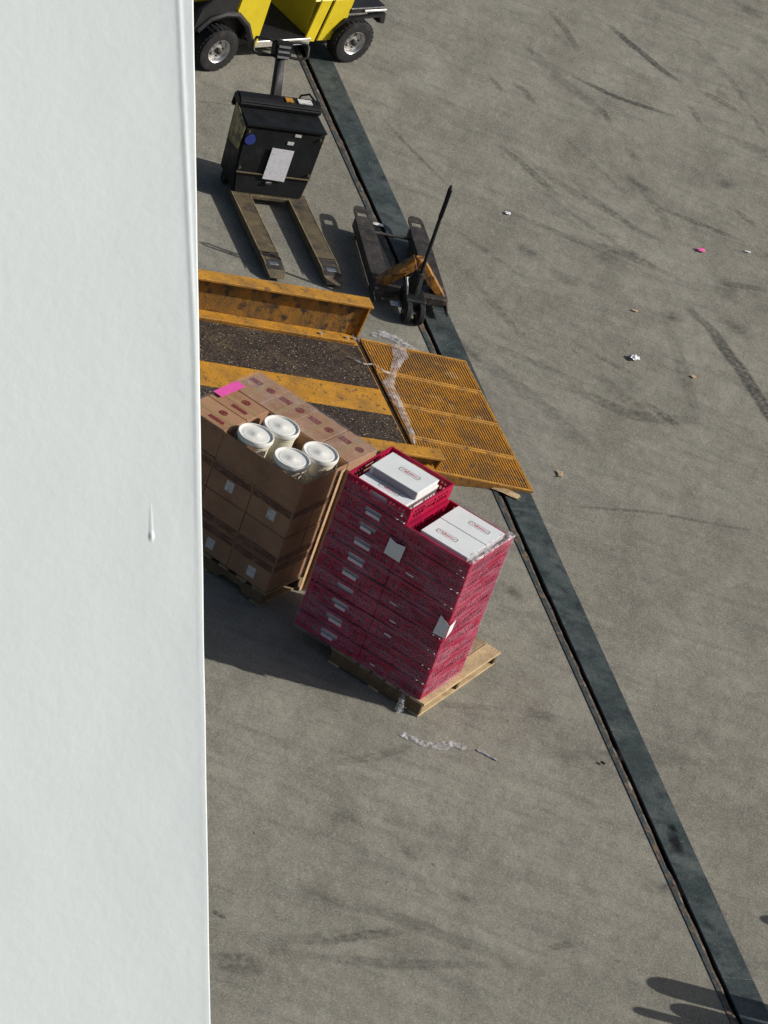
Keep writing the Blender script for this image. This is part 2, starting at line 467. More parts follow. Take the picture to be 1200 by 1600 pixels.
# broken rusty ledge inside the slot
mb = MB()
nseg = 420
for i in range(nseg + 1):
    y = Y0 + (Y1 - Y0) * i / nseg
    w = 0.028 + 0.014 * noise.noise((y * 3.1, 0.3, 0)) + 0.008 * noise.noise((y * 14, 1.3, 0))
    z = -0.012 + 0.010 * noise.noise((y * 5.0, 7.1, 0))
    mb.v += [(0.0445, y, z + 0.004), (0.045 + w, y, z), (0.047 + w, y, -0.084)]
for i in range(nseg):
    for k in range(2):
        a = i * 3 + k
        mb.f.append((a, a + 1, a + 4, a + 3))
mb.build('rusty_ledge', M['rust'], channel)
y = Y0
while y < Y1:
    ln = 3.05
    MB().box(0.100, CW - 0.001, y + 0.003, y + ln - 0.003, -0.02, 0.006 + 0.001 * random.random()).build('cover_plate', M['channel_paint'], channel, 0.003)
    y += ln


def mark(name, pts, w, material, parent, z, soft_end=0.25, spacing=0.06):
    """Soft-edged strip lying on the ground along a polyline."""
    P = [Vector((p[0], p[1], 0)) for p in pts]
    seg = [(P[i + 1] - P[i]).length for i in range(len(P) - 1)]
    tot = sum(seg)
    n = max(4, int(tot / spacing))
    vs, fs, cov = [], [], []
    for i in range(n + 1):
        s = tot * i / n
        k = 0
        while k < len(seg) - 1 and s > seg[k]:
            s -= seg[k]
            k += 1
        p = P[k].lerp(P[k + 1], min(1, s / seg[k]))
        d = (P[k + 1] - P[k]).normalized()
        nn = Vector((-d.y, d.x, 0))
        t = i / n
        e = min(1, t / soft_end, (1 - t) / soft_end)
        wob = 0.03 * noise.noise((p.x * 2, p.y * 2, 3.3))
        for j, c in ((-1, 0), (-0.55, 1), (0, 0.75), (0.55, 1), (1, 0)):
            q = p + nn * (j * w * 0.5 * (0.6 + 0.4 * e) + wob)
            vs.append((q.x, q.y, z))
            cov.append(c * (0.25 + 0.75 * e) if 0 < i < n else 0)
    for i in range(n):
        for j in range(4):
            a = i * 5 + j
            fs.append((a, a + 1, a + 6, a + 5))
    return decal(name, vs, fs, cov, material, parent)


def decal(name, vs, fs, cov, material, parent):
    me = bpy.data.meshes.new(name)
    me.from_pydata(vs, [], fs)
    at = me.attributes.new('cover', 'FLOAT', 'POINT')
    at.data.foreach_set('value', cov)
    me.materials.append(material)
    return link(name, me, parent)


def spot(name, x, y, rx, ry, rot, material, parent, z, rings=4, n=18):
    vs, fs, cov = [(x, y, z)], [], [1.0]
    for i in range(1, rings + 1):
        for k in range(n):
            a = 2 * math.pi * k / n
            f = i / rings * (1 + 0.25 * noise.noise((math.cos(a) * 1.5 + x, math.sin(a) * 1.5 + y, 0)))
            px, py = rx * f * math.cos(a), ry * f * math.sin(a)
            vs.append((x + px * math.cos(rot) - py * math.sin(rot), y + px * math.sin(rot) + py * math.cos(rot), z))
            cov.append(1 - i / rings)
    for k in range(n):
        fs.append((0, 1 + k, 1 + (k + 1) % n))
    for i in range(rings - 1):
        for k in range(n):
            a, b = 1 + i * n + k, 1 + i * n + (k + 1) % n
            fs.append((a, a + n, b + n, b))
    return decal(name, vs, fs, cov, material, parent)


MARKS = [([[-0.192, 48.906], [0.03, 48.61], [0.254, 48.184]], .10, 0), ([[0.418, 49.05], [0.754, 48.75], [1.053, 48.491], [1.307, 48.334]], .11, 1),
         ([[1.454, 48.323], [1.694, 48.257], [1.942, 48.131]], .12, 0), ([[0.25, 47.64], [0.694, 47.549], [1.009, 47.549], [1.325, 47.549]], .09, 1),
         ([[-0.211, 45.726], [0.11, 45.457], [0.432, 45.163], [0.613, 45.064]], .12, 0), ([[1.363, 45.608], [1.841, 45.563], [2.318, 45.518]], .10, 0),
         ([[2.019, 46.137], [2.196, 46.063], [2.386, 45.877]], .10, 0), ([[1.89, 43.939], [2.195, 43.66], [2.529, 43.129], [2.899, 42.476], [3.5, 41.4]], .17, 1),
         ([[-0.262, 47.073], [-0.117, 46.965], [0.029, 46.76]], .10, 0), ([[1.035, 45.963], [1.357, 45.851]], .10, 0),
         ([[1.77, 41.899], [1.992, 41.798], [2.196, 41.631]], .12, 0), ([[-0.481, 47.02], [-0.3, 46.778]], .07, 0), ([[1.415, 47.955], [1.607, 47.587]], .08, 0),
         ([[-0.285, 47.927], [-0.03, 47.772]], .12, 0), ([[0.601, 47.207], [0.753, 46.942]], .10, 0), ([[2.014, 48.257], [2.236, 47.847]], .06, 0),
         ([[2.162, 44.56], [2.631, 44.75]], .12, 0), ([[0.929, 44.414], [1.277, 44.452], [1.616, 44.366]], .16, 0),
         ([[-1.316, 45.4], [-0.929, 45.003], [-0.396, 44.456]], .05, 0), ([[1.341, 39.64], [2.029, 40.024], [3.127, 40.45]], .05, 0),
         ([[0.633, 32.411], [0.92, 32.721], [1.224, 32.958]], .12, 0), ([[-0.184, 32.321], [-0.06, 32.30]], .06, 1), ([[1.084, 41.696], [1.725, 41.566], [2.359, 41.918]], .2, 0),
         ([[-2.902, 44.39], [-2.54, 44.593]], .03, 0), ([[-0.065, 31.76], [0.337, 31.929]], .3, 0), ([[2.207, 33.362], [2.43, 33.547]], .1, 0)]
for i, (pts, w, k) in enumerate(MARKS):
    mark('tyre_mark', pts, w, M['rubber_mark' if k else 'faint_mark'], ground, 0.0030 + 0.00012 * i)
sr = random.Random(21)
for i in range(34):
    upper = i < 24
    x, y = (sr.uniform(-0.6, 2.6), sr.uniform(41.5, 50.5)) if upper else (sr.uniform(0.0, 3.6), sr.uniform(31.5, 39.5))
    ang = R(sr.gauss(-36, 12)) if upper else R(sr.gauss(24, 12))
    ln = sr.uniform(0.7, 2.3)
    bend = sr.uniform(-0.25, 0.25)
    pts, px_, py_ = [], x, y
    for k in range(5):
        pts.append([px_, py_])
        px_ += math.cos(ang + bend * k * 0.5) * ln / 4
        py_ += math.sin(ang + bend * k * 0.5) * ln / 4
    mark('tyre_mark', pts, sr.uniform(0.07, 0.22), M['soft_mark'], ground, 0.0066 + 0.00002 * i, 0.4)
for i, (x, y) in enumerate([[1.063, 46.459], [1.855, 43.597], [0.423, 43.834], [2.269, 44.468], [2.416, 43.831], [1.719, 48.411], [1.994, 46.556], [0.846, 43.528], [1.74, 50.516], [1.122, 44.211],
                            [1.053, 33.912], [0.543, 33.003], [1.732, 36.404], [1.199, 38.049], [3.009, 34.675], [1.512, 33.607], [0.516, 34.064]]):
    s = 0.07 + 0.09 * random.random()
    spot('oil_spot', x, y, s, s * 1.7, random.random() * 3, M['stain'], ground, 0.0075 + 0.0001 * i)
mark('dust_patch', [[0.434, 41.50], [0.70, 40.905], [0.97, 40.384], [1.25, 39.73]], 0.30, M['dust'], ground, 0.0095)
mark('dust_patch', [[0.52, 41.40], [0.80, 40.80], [1.12, 40.2]], 0.9, M['dust'], ground, 0.0098, 0.5)
spot('oil_stain', 3.02 - 0.03, 35.30, 0.075, 0.17, CH_ROT, M['wet_stain'], channel, 0).matrix_parent_inverse = Tch.inverted() @ Matrix.Translation((0, 0, 0.0085))
spot('oil_stain', 2.93, 35.50, 0.05, 0.07, CH_ROT, M['wet_stain'], channel, 0).matrix_parent_inverse = Tch.inverted() @ Matrix.Translation((0, 0, 0.0085))

# ------------------------------------------------------------------ white ship wall in the foreground
E0, E1 = Vector((-1.058, 12.781, 16.677)), Vector((0.205, 11.201, 13.77))
wn_ = Vector((0.35024526, -0.75052555, 0.56039241))
ed = (E1 - E0).normalized()
inw = ed.cross(wn_).normalized()
if inw.x > 0:
    inw = -inw
wall = thing('ship_wall', 'large white painted steel ship wall filling the left side of the view', 'wall', E0.lerp(E1, 0.5))
org = E0.lerp(E1, 0.5)
HALF = 3.2
vs, fs = [], []
ss = [0.0025 * i for i in range(32)] + [0.085, 0.092, 0.10] + [0.10 + 0.06 * i for i in range(1, 12)] + [1.2, 1.8, 2.6]
tt = [-HALF + 2 * HALF * i / 200 for i in range(201)]


def wall_h(s, t):
    # rolled edge, a soft fold line that runs into the edge lower down, faint plate dimples, one weld drip
    h = 0.0
    if s < 0.003:
        h -= 0.0015 * (1 - s / 0.003) ** 2
    fold = 0.052 - 0.040 * max(0.0, min(1.0, (t + 1.75) / 1.30))
    h += 0.0019 * math.exp(-((s - fold) / 0.0075) ** 2) * max(0.12, min(1.0, 1.0 - (t + 0.6) * 0.9))
    h += 0.012 * math.exp(-s / 0.22)
    h += 0.0012 * noise.noise((s * 9, t * 5, 1.7)) + 0.00022 * noise.noise((s * 34, t * 26, 4.2))
    return h


for t in tt:
    for s in ss:
        wob = 0.0012 * noise.noise((t * 5.0, 0, 9.0)) if s < 0.02 else 0
        p = ed * t + inw * (s + wob) + wn_ * wall_h(s, t)
        vs.append(tuple(p))
ns = len(ss)
for i in range(len(tt) - 1):
    for j in range(ns - 1):
        fs.append((i * ns + j, i * ns + j + 1, (i + 1) * ns + j + 1, (i + 1) * ns + j))
mb = MB().add(vs, fs)
plate = mb.build('plating', M['wall_white'], wall, 0, True)
# the plate's back and thickness
mb = MB()
back = [ed * (-HALF) + inw * 0.002, ed * HALF + inw * 0.002, ed * HALF + inw * 2.6, ed * (-HALF) + inw * 2.6]
mb.hexa([tuple(p - wn_ * 0.25) for p in back] + [tuple(p - wn_ * 0.0165 - (wn_ * 0.14 if i > 1 else Vector())) for i, p in enumerate(back)])
mb.build('stiffener_box', M['wall_white'], wall)
c0 = Vector((-0.540, 11.917, 15.196)) - org
t0, s0 = c0.dot(ed), c0.dot(inw)
vs, fs = [], []
nu, nv = 24, 70
for j in range(nv + 1):
    for i in range(nu + 1):
        a, b = -0.026 + 0.052 * i / nu, -0.26 + 0.31 * j / nv      # across, along (down the wall)
        run = max(0.0, min(1.0, (b + 0.22) / 0.22))
        wid = 0.0022 + 0.0040 * run
        hgt = 0.0016 * run ** 1.5 * math.exp(-(a / wid) ** 2) * (1 if b < 0 else math.exp(-(b / 0.010) ** 2))
        hgt += 0.0026 * math.exp(-((a / 0.006) ** 2 + ((b + 0.004) / 0.008) ** 2))
        q = ed * (t0 + b) + inw * (s0 + a) + wn_ * (wall_h(s0 + a, t0 + b) - 0.00045 + hgt)
        vs.append(tuple(q))
for j in range(nv):
    for i in range(nu):
        a = j * (nu + 1) + i
        fs.append((a, a + 1, a + nu + 2, a + nu + 1))
MB().add(vs, fs).build('paint_run', M['wall_white'], wall, 0, True)
for q in ((-0.754, 12.399, 15.975), (-0.165, 11.654, 14.608)):
    c = Vector(q) - org
    mb = MB()
    T = Matrix.Translation(c - wn_ * 0.006)
    mb.lathe([(0.001, -0.005), (0.004, -0.003), (0.005, 0), (0.004, 0.003), (0.001, 0.005)], 10, T)
    mb.build('paint_bead', M['wall_white'], wall, 0, True)


# ------------------------------------------------------------------ yellow loading ramp
ramp = thing('loading_ramp', 'worn orange-yellow steel loading ramp lying across the dark channel', 'ramp', (1.119, 39.689, 0), R(27.2))
HX = -1.05           # hinge line
HZ = 0.125


def rz(x):           # top surface of the end plates
    return 0.018 + (HZ - 0.018) * (x / HX)


def dz(x):           # top surface of the deck, rising a little towards the ship
    return HZ + 0.004 + (HX - x) * 0.058


PW = 1.98 / 4
for k in range(4):
    y0, y1 = k * PW + 0.006, (k + 1) * PW - 0.006
    mb = MB()
    mb.hexa([(HX + 0.02, y0, 0.002), (0, y0, 0.002), (0, y1, 0.002), (HX + 0.02, y1, 0.002), (HX + 0.02, y0, HZ - 0.004), (0, y0, 0.014), (0, y1, 0.014), (HX + 0.02, y1, HZ - 0.004)])
    pl = mb.build('end_plate', M['tread'], ramp, 0.002)
    mb = MB()
    n = 38
    for i in range(n):
        x = HX + 0.035 + (1.05 - 0.05) * (i + 0.5) / n
        hw = 0.0065
        parts = [(y0 + 0.028 + random.uniform(0, 0.012), y1 - 0.028 - random.uniform(0, 0.012))]
        for a, b in parts:
            z0, z1 = rz(x - hw) - 0.006, rz(x + hw) - 0.006
            mb.hexa([(x - hw, a, z0), (x + hw, a, z1), (x + hw, b, z1), (x - hw, b, z0), (x - hw, a, z0 + 0.009), (x + hw, a, z1 + 0.009), (x + hw, b, z1 + 0.009), (x - hw, b, z0 + 0.009)])
    mb.build('tread_bars', M['ridge'], pl)
    # raised edge strips along the plate
    for a, b in ((y0, y0 + 0.020), (y1 - 0.020, y1)):
        mb = MB()
        mb.hexa([(HX + 0.022, a, HZ - 0.006), (-0.004, a, 0.012), (-0.004, b, 0.012), (HX + 0.022, b, HZ - 0.006), (HX + 0.022, a, HZ + 0.010), (-0.004, a, 0.024), (-0.004, b, 0.024), (HX + 0.022, b, HZ + 0.010)])
        mb.build('edge_strip', M['orange'], pl, 0.002)
    MB().box(-0.016, 0.004, y0, y1, 0.003, 0.021).build('nose_strip', M['orange'], pl, 0.002)
MB().cyl((HX - 0.006, 0.0, HZ - 0.03), (HX - 0.006, 1.98, HZ - 0.03), 0.018, None, 12).build('hinge_pin', M['slot_dirt'], ramp, 0, True)
DX0, DX1 = -5.2, HX - 0.03


def deck_strip(name, y0, y1, lift, m, x1=DX1, thick=0.05):
    mb = MB()
    n = 12
    for i in range(n):
        a = DX0 + (x1 - DX0) * i / n
        b = DX0 + (x1 - DX0) * (i + 1) / n
        p = [(a, y0), (b, y0), (b, y1), (a, y1)]
        mb.hexa([(x, y, dz(x) - thick + lift) for x, y in p] + [(x, y, dz(x) + lift) for x, y in p])
    return mb.build(name, m, ramp)


deck_strip('deck_plate', 0.05, 1.95, -0.006, M['orange'])
deck_strip('grip_strip', 1.19, 1.845, 0, M['grit'], DX1 - 0.012, 0.02)
deck_strip('grip_strip', 0.165, 0.79, 0, M['grit'], DX1 - 0.012, 0.02)
# two I-beam side rails standing on the deck edges
for yc, x1, H in ((1.985, DX1 + 0.045, 0.365), (0.072, DX1 + 0.20, 0.135)):
    FW, FT, WT = 0.155, 0.024, 0.018
    beam = link('side_beam', None, ramp)
    beam['label'] = 'far I-beam side rail with rust-stained web' if yc > 1 else 'low near side rail mostly hidden behind the pallets'
    for nm, ya, yb, za, zb, m in (('bottom_flange', yc - FW / 2 - 0.02, yc + FW / 2, 0.0, FT, M['orange']), ('web', yc - WT / 2, yc + WT / 2, FT, H - FT, M['orange_web']), ('top_flange', yc - FW / 2, yc + FW / 2, H - FT, H, M['orange'])):
        mb = MB()
        if yc > 1 and nm == 'bottom_flange':
            ya = yc - FW / 2 - 0.05
        xe = x1 - (0.075 if nm == 'bottom_flange' else 0.02 if nm == 'web' else 0.0)
        p = [(DX0, ya), (xe, ya), (xe, yb), (DX0, yb)]
        mb.hexa([(x, y, dz(x) + za) for x, y in p] + [(x, y, dz(x) + zb) for x, y in p])
        mb.build(nm, m, beam, 0.004)
    mb = MB()
    xs = x1 - 0.022
    p = [(xs, yc - 0.045), (xs + 0.014, yc - 0.045), (xs + 0.014, yc + 0.045), (xs, yc + 0.045)]
    mb.hexa([(x - 0.03, y, dz(x) + FT - 0.02) for x, y in p] + [(x, y, dz(x) + H - FT) for x, y in p])
    mb.build('end_plate', M['orange'], beam, 0.002)
    # clamps bolted along the inner foot of the beam
    if yc > 1:
        for xb in (DX1 - 0.04, DX1 - 0.11, DX1 - 0.36):
            mb = MB().cyl((xb, yc - 0.085, dz(xb) + FT - 0.002), (xb, yc - 0.085, dz(xb) + FT + 0.016), 0.017, None, 6)
            mb.build('bolt', M['aluminium'], beam)
# supports under the deck
for xs in (-1.25, -2.6, -4.2):
    MB().box(xs - 0.06, xs + 0.06, 0.12, 1.93, 0.001, dz(xs) - 0.062).build('support_beam', M['orange_web'], ramp)
# ------------------------------------------------------------------ electric pallet truck
ej = thing('electric_pallet_truck', 'black electric pallet truck with its two forks towards the orange ramp', 'pallet truck', (-1.949, 42.95, 0), math.atan2(-0.891, 0.454))
bodyw0, bodyw1, bz0, bz1 = 0.325, 0.385, 0.085, 0.745


def bw(z):
    return bodyw0 + (bodyw1 - bodyw0) * min(1, (z - bz0) / 0.35)


mb = MB()      # main housing, wider at the top
lo, hi = [], []
prof = [(0.02, bz0), (-0.005, 0.30), (-0.03, bz1), (-0.42, bz1 + 0.01), (-0.44, bz0)]
poly_l = [(x, -bw(z), z) for x, z in prof]
poly_r = [(x, bw(z), z) for x, z in prof]
n = len(prof)
mb.add(poly_l + poly_r, [tuple(range(n)), tuple(range(2 * n - 1, n - 1, -1))] + [(i, n + i, n + (i + 1) % n, (i + 1) % n) for i in range(n)])
house = mb.build('housing', M['black_paint'], ej, 0.018, True, 2)
MB().box(0.0, 0.016, -0.355, 0.365, 0.292, 0.304, Matrix.Translation((0.0, 0, 0))).build('seam_strip', M['fork'], house, 0.003)
mb = MB()      # lid lip on top
mb.box(-0.44, -0.012, -0.388, 0.388, bz1 + 0.008, bz1 + 0.032)
mb.build('battery_lid', M['black_paint'], ej, 0.010, True, 2)
mb = MB()      # rear cowl with rounded front
pr = [(-0.30, 0.779), (-0.29, 0.83), (-0.32, 0.86), (-0.42, 0.875), (-0.48, 0.84), (-0.49, 0.70), (-0.45, 0.70), (-0.45, 0.779)]
mb.prism(pr, -0.395, 0.395, 'y')
cowl = mb.build('rear_cowl', M['black_plastic'], ej, 0.012, True, 2)
MB().box(-0.40, -0.33, 0.05, 0.12, 0.868, 0.878).build('warning_label', M['orange'], cowl)
MB().box(-0.40, -0.33, 0.17, 0.30, 0.868, 0.878).build('data_label', M['sticker'], cowl)
mb = MB()      # side panel, left
mb.prism([(-0.03, 0.50), (-0.02, 0.745), (-0.38, 0.80), (-0.30, 0.45)], -0.393, -0.386, 'y')
mb.build('side_panel', M['olive'], ej, 0.002)
# paper, latch, stickers on the front
T = Matrix.Translation((0.006, 0.02, 0.42)) @ Matrix.Rotation(R(-4), 4, 'Y') @ Matrix.Rotation(R(-2), 4, 'X')
MB().box(0.0, 0.004, -0.11, 0.10, -0.16, 0.15, T).build('taped_sheet', M['paper_print'], house)
MB().box(0.0, 0.018, -0.055, 0.0, 0.215, 0.240, Matrix.Translation((0.012, 0.0, 0))).build('latch', M['steel'], house, 0.004)
MB().box(0.0, 0.006, 0.045, 0.105, 0.615, 0.645, Matrix.Translation((-0.022, 0, 0))).build('small_label', M['sticker'], house)
MB().box(0.0, 0.006, 0.075, 0.135, 0.700, 0.725, Matrix.Translation((-0.026, 0.02, 0))).build('small_label', M['sticker'], house)
MB().cyl((-0.03, -0.31, 0.62), (-0.012, -0.31, 0.62), 0.05, None, 14).build('round_sticker', M['blue'], house)
# forks
for s in (-1, 1):
    yc = s * 0.272 + 0.02
    mb = MB()
    h = 0.085
    pts = [(0.0, 0.095), (1.08, 0.095), (1.26, 0.078), (1.335, 0.045)]
    tp, w = 0.005, 0.09
    for i in range(len(pts) - 1):
        (xa, za), (xb, zb) = pts[i], pts[i + 1]
        # top plate and the two side skirts of an inverted channel
        wa = w - (0.0 if i < 2 else 0.0)
        wb = w - (0.0 if i < 2 else 0.02)
        mb.hexa([(xa, yc - wa, za - 0.010), (xb, yc - wb, zb - 0.010), (xb, yc + wb, zb - 0.010), (xa, yc + wa, za - 0.010), (xa, yc - wa, za), (xb, yc - wb, zb), (xb, yc + wb, zb), (xa, yc + wa, za)])
        for q in (-1, 1):
            ya0, ya1 = yc + q * wa, yc + q * (wa - 0.010)
            yb0, yb1 = yc + q * wb, yc + q * (wb - 0.010)
            mb.hexa([(xa, min(ya0, ya1), 0.035), (xb, min(yb0, yb1), 0.03), (xb, max(yb0, yb1), 0.03), (xa, max(ya0, ya1), 0.035), (xa, min(ya0, ya1), za - 0.009), (xb, min(yb0, yb1), zb - 0.009), (xb, max(yb0, yb1), zb - 0.009), (xa, max(ya0, ya1), za - 0.009)])
    fk = mb.build('fork', M['fork'], ej, 0.003)
    MB().box(0.02, 1.20, yc - 0.089, yc - 0.080, 0.0935, 0.0990).build('worn_edge', M['fork_edge'], fk)
    MB().box(0.02, 1.10, yc + 0.081, yc + 0.089, 0.0935, 0.0980).build('worn_edge', M['fork_edge'], fk)
    # dark tip with roller opening
    mb = MB()
    mb.hexa([(1.02, yc - 0.078, 0.094), (1.255, yc - 0.074, 0.077), (1.255, yc + 0.074, 0.077), (1.02, yc + 0.078, 0.094), (1.02, yc - 0.078, 0.0985), (1.255, yc - 0.074, 0.0820), (1.255, yc + 0.074, 0.0820), (1.02, yc + 0.078, 0.0985)])
    mb.build('tip_plate', M['fork_dark'], fk, 0.002)
    MB().box(1.00, 1.008, yc - 0.09, yc + 0.09, 0.094, 0.1015).build('weld_seam', M['slot_dirt'], fk)
    MB().box(1.14, 1.19, yc - 0.045, yc + 0.045, 0.084, 0.0925).build('roller_cover', M['steel'], fk, 0.003)
    MB().cyl((1.16, yc - 0.05, 0.041), (1.16, yc + 0.05, 0.041), 0.040, None, 18).build('load_roller', M['rubber'], ej, 0, True)
MB().tube([(-0.46, 0.20, 0.80), (-0.50, 0.24, 0.86), (-0.47, 0.30, 0.90), (-0.40, 0.33, 0.885)], 0.010, 8).build('charge_cable', M['black_plastic'], ej, 0, True)
for y_, z_ in ((-0.34, 0.70), (0.34, 0.70), (-0.33, 0.34), (0.33, 0.34)):
    MB().cyl((-0.04, y_, z_), (0.012 - 0.05 * (z_ - 0.30), y_, z_), 0.011, None, 8).build('bolt', M['fork'], house)
MB().box(-0.06, 0.05, -0.345, 0.385, 0.062, 0.098).build('fork_carriage', M['fork'], ej, 0.004)
MB().cyl((-0.30, -0.05, 0.115), (-0.30, 0.05, 0.115), 0.115, None, 24).build('drive_wheel', M['rubber'], ej, 0.01, True)
for s in (-1, 1):
    MB().cyl((-0.30, s * 0.30 - 0.025, 0.06), (-0.30, s * 0.30 + 0.025, 0.06), 0.06, None, 18).build('caster_wheel', M['rubber'], ej, 0.006, True)
# tiller
mb = MB()
mb.hexa([(-0.50, -0.045, 0.78), (-0.43, -0.045, 0.80), (-0.43, 0.045, 0.80), (-0.50, 0.045, 0.78), (-0.69, -0.035, 1.12), (-0.63, -0.035, 1.14), (-0.63, 0.035, 1.14), (-0.69, 0.035, 1.12)])
til = mb.build('tiller_arm', M['black_paint'], ej, 0.008, True)
mb = MB()
mb.hexa([(-0.72, -0.075, 1.10), (-0.60, -0.075, 1.14), (-0.60, 0.075, 1.14), (-0.72, 0.075, 1.10), (-0.77, -0.085, 1.25), (-0.65, -0.085, 1.29), (-0.65, 0.085, 1.29), (-0.77, 0.085, 1.25)])
hd = mb.build('control_head', M['black_plastic'], ej, 0.015, True, 2)
for i in range(3):
    a = i * 0.045
    mb = MB()
    mb.hexa([(-0.598 - a * .33, -0.055, 1.155 + a), (-0.592 - a * .33, -0.055, 1.155 + a), (-0.592 - a * .33, 0.055, 1.155 + a), (-0.598 - a * .33, 0.055, 1.155 + a),
             (-0.604 - a * .33, -0.055, 1.172 + a), (-0.598 - a * .33, -0.055, 1.172 + a), (-0.598 - a * .33, 0.055, 1.172 + a), (-0.604 - a * .33, 0.055, 1.172 + a)])
    mb.build('head_label', M['grey_label'], hd)
for s in (-1, 1):
    mb = MB()
    mb.tube([(-0.66, s * 0.07, 1.14), (-0.67, s * 0.20, 1.125), (-0.685, s * 0.255, 1.145), (-0.72, s * 0.265, 1.20), (-0.74, s * 0.245, 1.255), (-0.73, s * 0.16, 1.265), (-0.72, s * 0.08, 1.255)], 0.014, 8)
    mb.build('grip_loop', M['black_plastic'], ej, 0, True)
    MB().tube([(-0.695, s * 0.262, 1.155), (-0.735, s * 0.262, 1.235)], 0.016, 8).build('grip_sleeve', M['fork_dark'], hd, 0, True)

# ------------------------------------------------------------------ manual pallet jack
mj = thing('hand_pallet_jack', 'rusty orange hand pallet jack with upright handle, standing over the dark channel', 'pallet jack', (-0.355, 41.80, 0), R(109.7))
for s in (-1, 1):
    yc = s * 0.258
    top = 0.17
    outline = []
    x0, x1, w = 0.33, 1.60, 0.082
    # fork outline with rounded nose and a narrow waist before the tip
    up_ = [(x0, w), (1.22, w), (1.34, w * 0.92), (1.50, w * 0.92), (1.56, w * 0.78), (x1, w * 0.45)]
    outline = [(x, yc + v) for x, v in up_] + [(x, yc - v) for x, v in up_[::-1]]
    hx0, hx1, hw_ = 1.42, 1.49, 0.045
    # top plate built around the square tip opening
    mb = MB()
    zt, zb = top, top - 0.012

    def quadpl(p):
        mb.add([(x, y, zb) for x, y in p] + [(x, y, zt) for x, y in p], [(3, 2, 1, 0), (4, 5, 6, 7), (0, 1, 5, 4), (1, 2, 6, 5), (2, 3, 7, 6), (3, 0, 4, 7)])
    quadpl([(x0, yc - w), (1.22, yc - w), (1.22, yc + w), (x0, yc + w)])
    quadpl([(1.22, yc - w), (hx0, yc - w * .92), (hx0, yc + w * .92), (1.22, yc + w)])
    quadpl([(hx0, yc - w * .92), (hx1, yc - w * .92), (hx1, yc - hw_), (hx0, yc - hw_)])
    quadpl([(hx0, yc + hw_), (hx1, yc + hw_), (hx1, yc + w * .92), (hx0, yc + w * .92)])
    quadpl([(hx1, yc - w * .92), (1.56, yc - w * .78), (1.56, yc + w * .78), (hx1, yc + w * .92)])
    quadpl([(1.56, yc - w * .78), (x1, yc - w * .45), (x1, yc + w * .45), (1.56, yc + w * .78)])
    for q in (-1, 1):
        mb.box(x0, 1.38, yc + q * (w - 0.006) - 0.006, yc + q * (w - 0.006) + 0.006, 0.075, zb + 0.001)
    mb.build('fork', M['fork_dark'], mj, 0.003)
    MB().cyl((1.30, yc - 0.045, 0.041), (1.30, yc + 0.045, 0.041), 0.040, None, 18).build('load_roller', M['rubber'], mj, 0, True)
    mb = MB()
    for q in (-1, 1):
        mb.hexa([(1.18, yc + q * 0.052 - 0.005, 0.125), (1.32, yc + q * 0.052 - 0.005, 0.025), (1.32, yc + q * 0.052 + 0.005, 0.025), (1.18, yc + q * 0.052 + 0.005, 0.125),
                 (1.18, yc + q * 0.052 - 0.005, 0.157), (1.34, yc + q * 0.052 - 0.005, 0.060), (1.34, yc + q * 0.052 + 0.005, 0.060), (1.18, yc + q * 0.052 + 0.005, 0.157)])
    mb.build('roller_bracket', M['fork_dark'], mj)
MB().tube([(1.26, -0.30, 0.12), (1.26, 0.30, 0.12)], 0.014, 10).build('cross_rod', M['fork_dark'], mj, 0, True)
# triangular carriage: two sloping arms to a central head
for s in (-1, 1):
    mb = MB()
    mb.hexa([(0.26, s * 0.350, 0.13), (0.38, s * 0.350, 0.13), (0.38, s * 0.265, 0.13), (0.26, s * 0.265, 0.13), (0.27, s * 0.045, 0.470), (0.37, s * 0.045, 0.470), (0.37, s * 0.00, 0.375), (0.27, s * 0.00, 0.375)])
    mb.build('carriage_arm', M['jack_orange'], mj, 0.006)
    mb = MB()
    mb.box(0.20, 0.40, s * 0.20 - 0.14, s * 0.20 + 0.14, 0.085, 0.165)
    mb.build('carriage_foot', M['fork_dark'], mj, 0.005)
    mb = MB()   # thin side gusset plate with an orange edge
    mb.add([(0.10, s * 0.338, 0.06), (0.36, s * 0.338, 0.06), (0.36, s * 0.338, 0.16), (0.10, s * 0.330, 0.10), (0.10, s * 0.348, 0.06), (0.36, s * 0.348, 0.06), (0.36, s * 0.348, 0.16), (0.10, s * 0.340, 0.10)],
           [(0, 1, 2, 3), (7, 6, 5, 4), (0, 4, 5, 1), (1, 5, 6, 2), (2, 6, 7, 3), (3, 7, 4, 0)])
    mb.build('gusset', M['fork_dark'], mj)
MB().cyl((0.32, 0, 0.36), (0.32, 0, 0.475), 0.048, 0.040, 14).build('carriage_head', M['jack_orange'], mj, 0.006, True)
MB().cyl((0.17, 0, 0.12), (0.20, 0, 0.40), 0.06, 0.05, 16).build('pump_cylinder', M['black_paint'], mj, 0.006, True)
MB().box(0.02, 0.26, -0.10, 0.10, 0.10, 0.21).build('pump_base', M['black_paint'], mj, 0.015)
MB().tube([(0.12, 0.07, 0.2), (0.10, 0.10, 0.30), (0.16, 0.11, 0.34), (0.20, 0.06, 0.33)], 0.011, 8).build('pump_link', M['steel'], mj, 0, True)
for s in (-1, 1):
    T = Matrix.Translation((0.0, s * 0.06, 0.095)) @ Matrix.Rotation(R(90), 4, 'X')
    w = MB().lathe([(0.03, -0.027), (0.085, -0.027), (0.095, -0.018), (0.095, 0.018), (0.085, 0.027), (0.03, 0.027)], 24, T).build('steer_wheel', M['rubber'], mj, 0, True)
    MB().lathe([(0.004, -0.030), (0.042, -0.030), (0.042, 0.030), (0.004, 0.030)], 18, T).build('hub', M['fork_dark'], w)
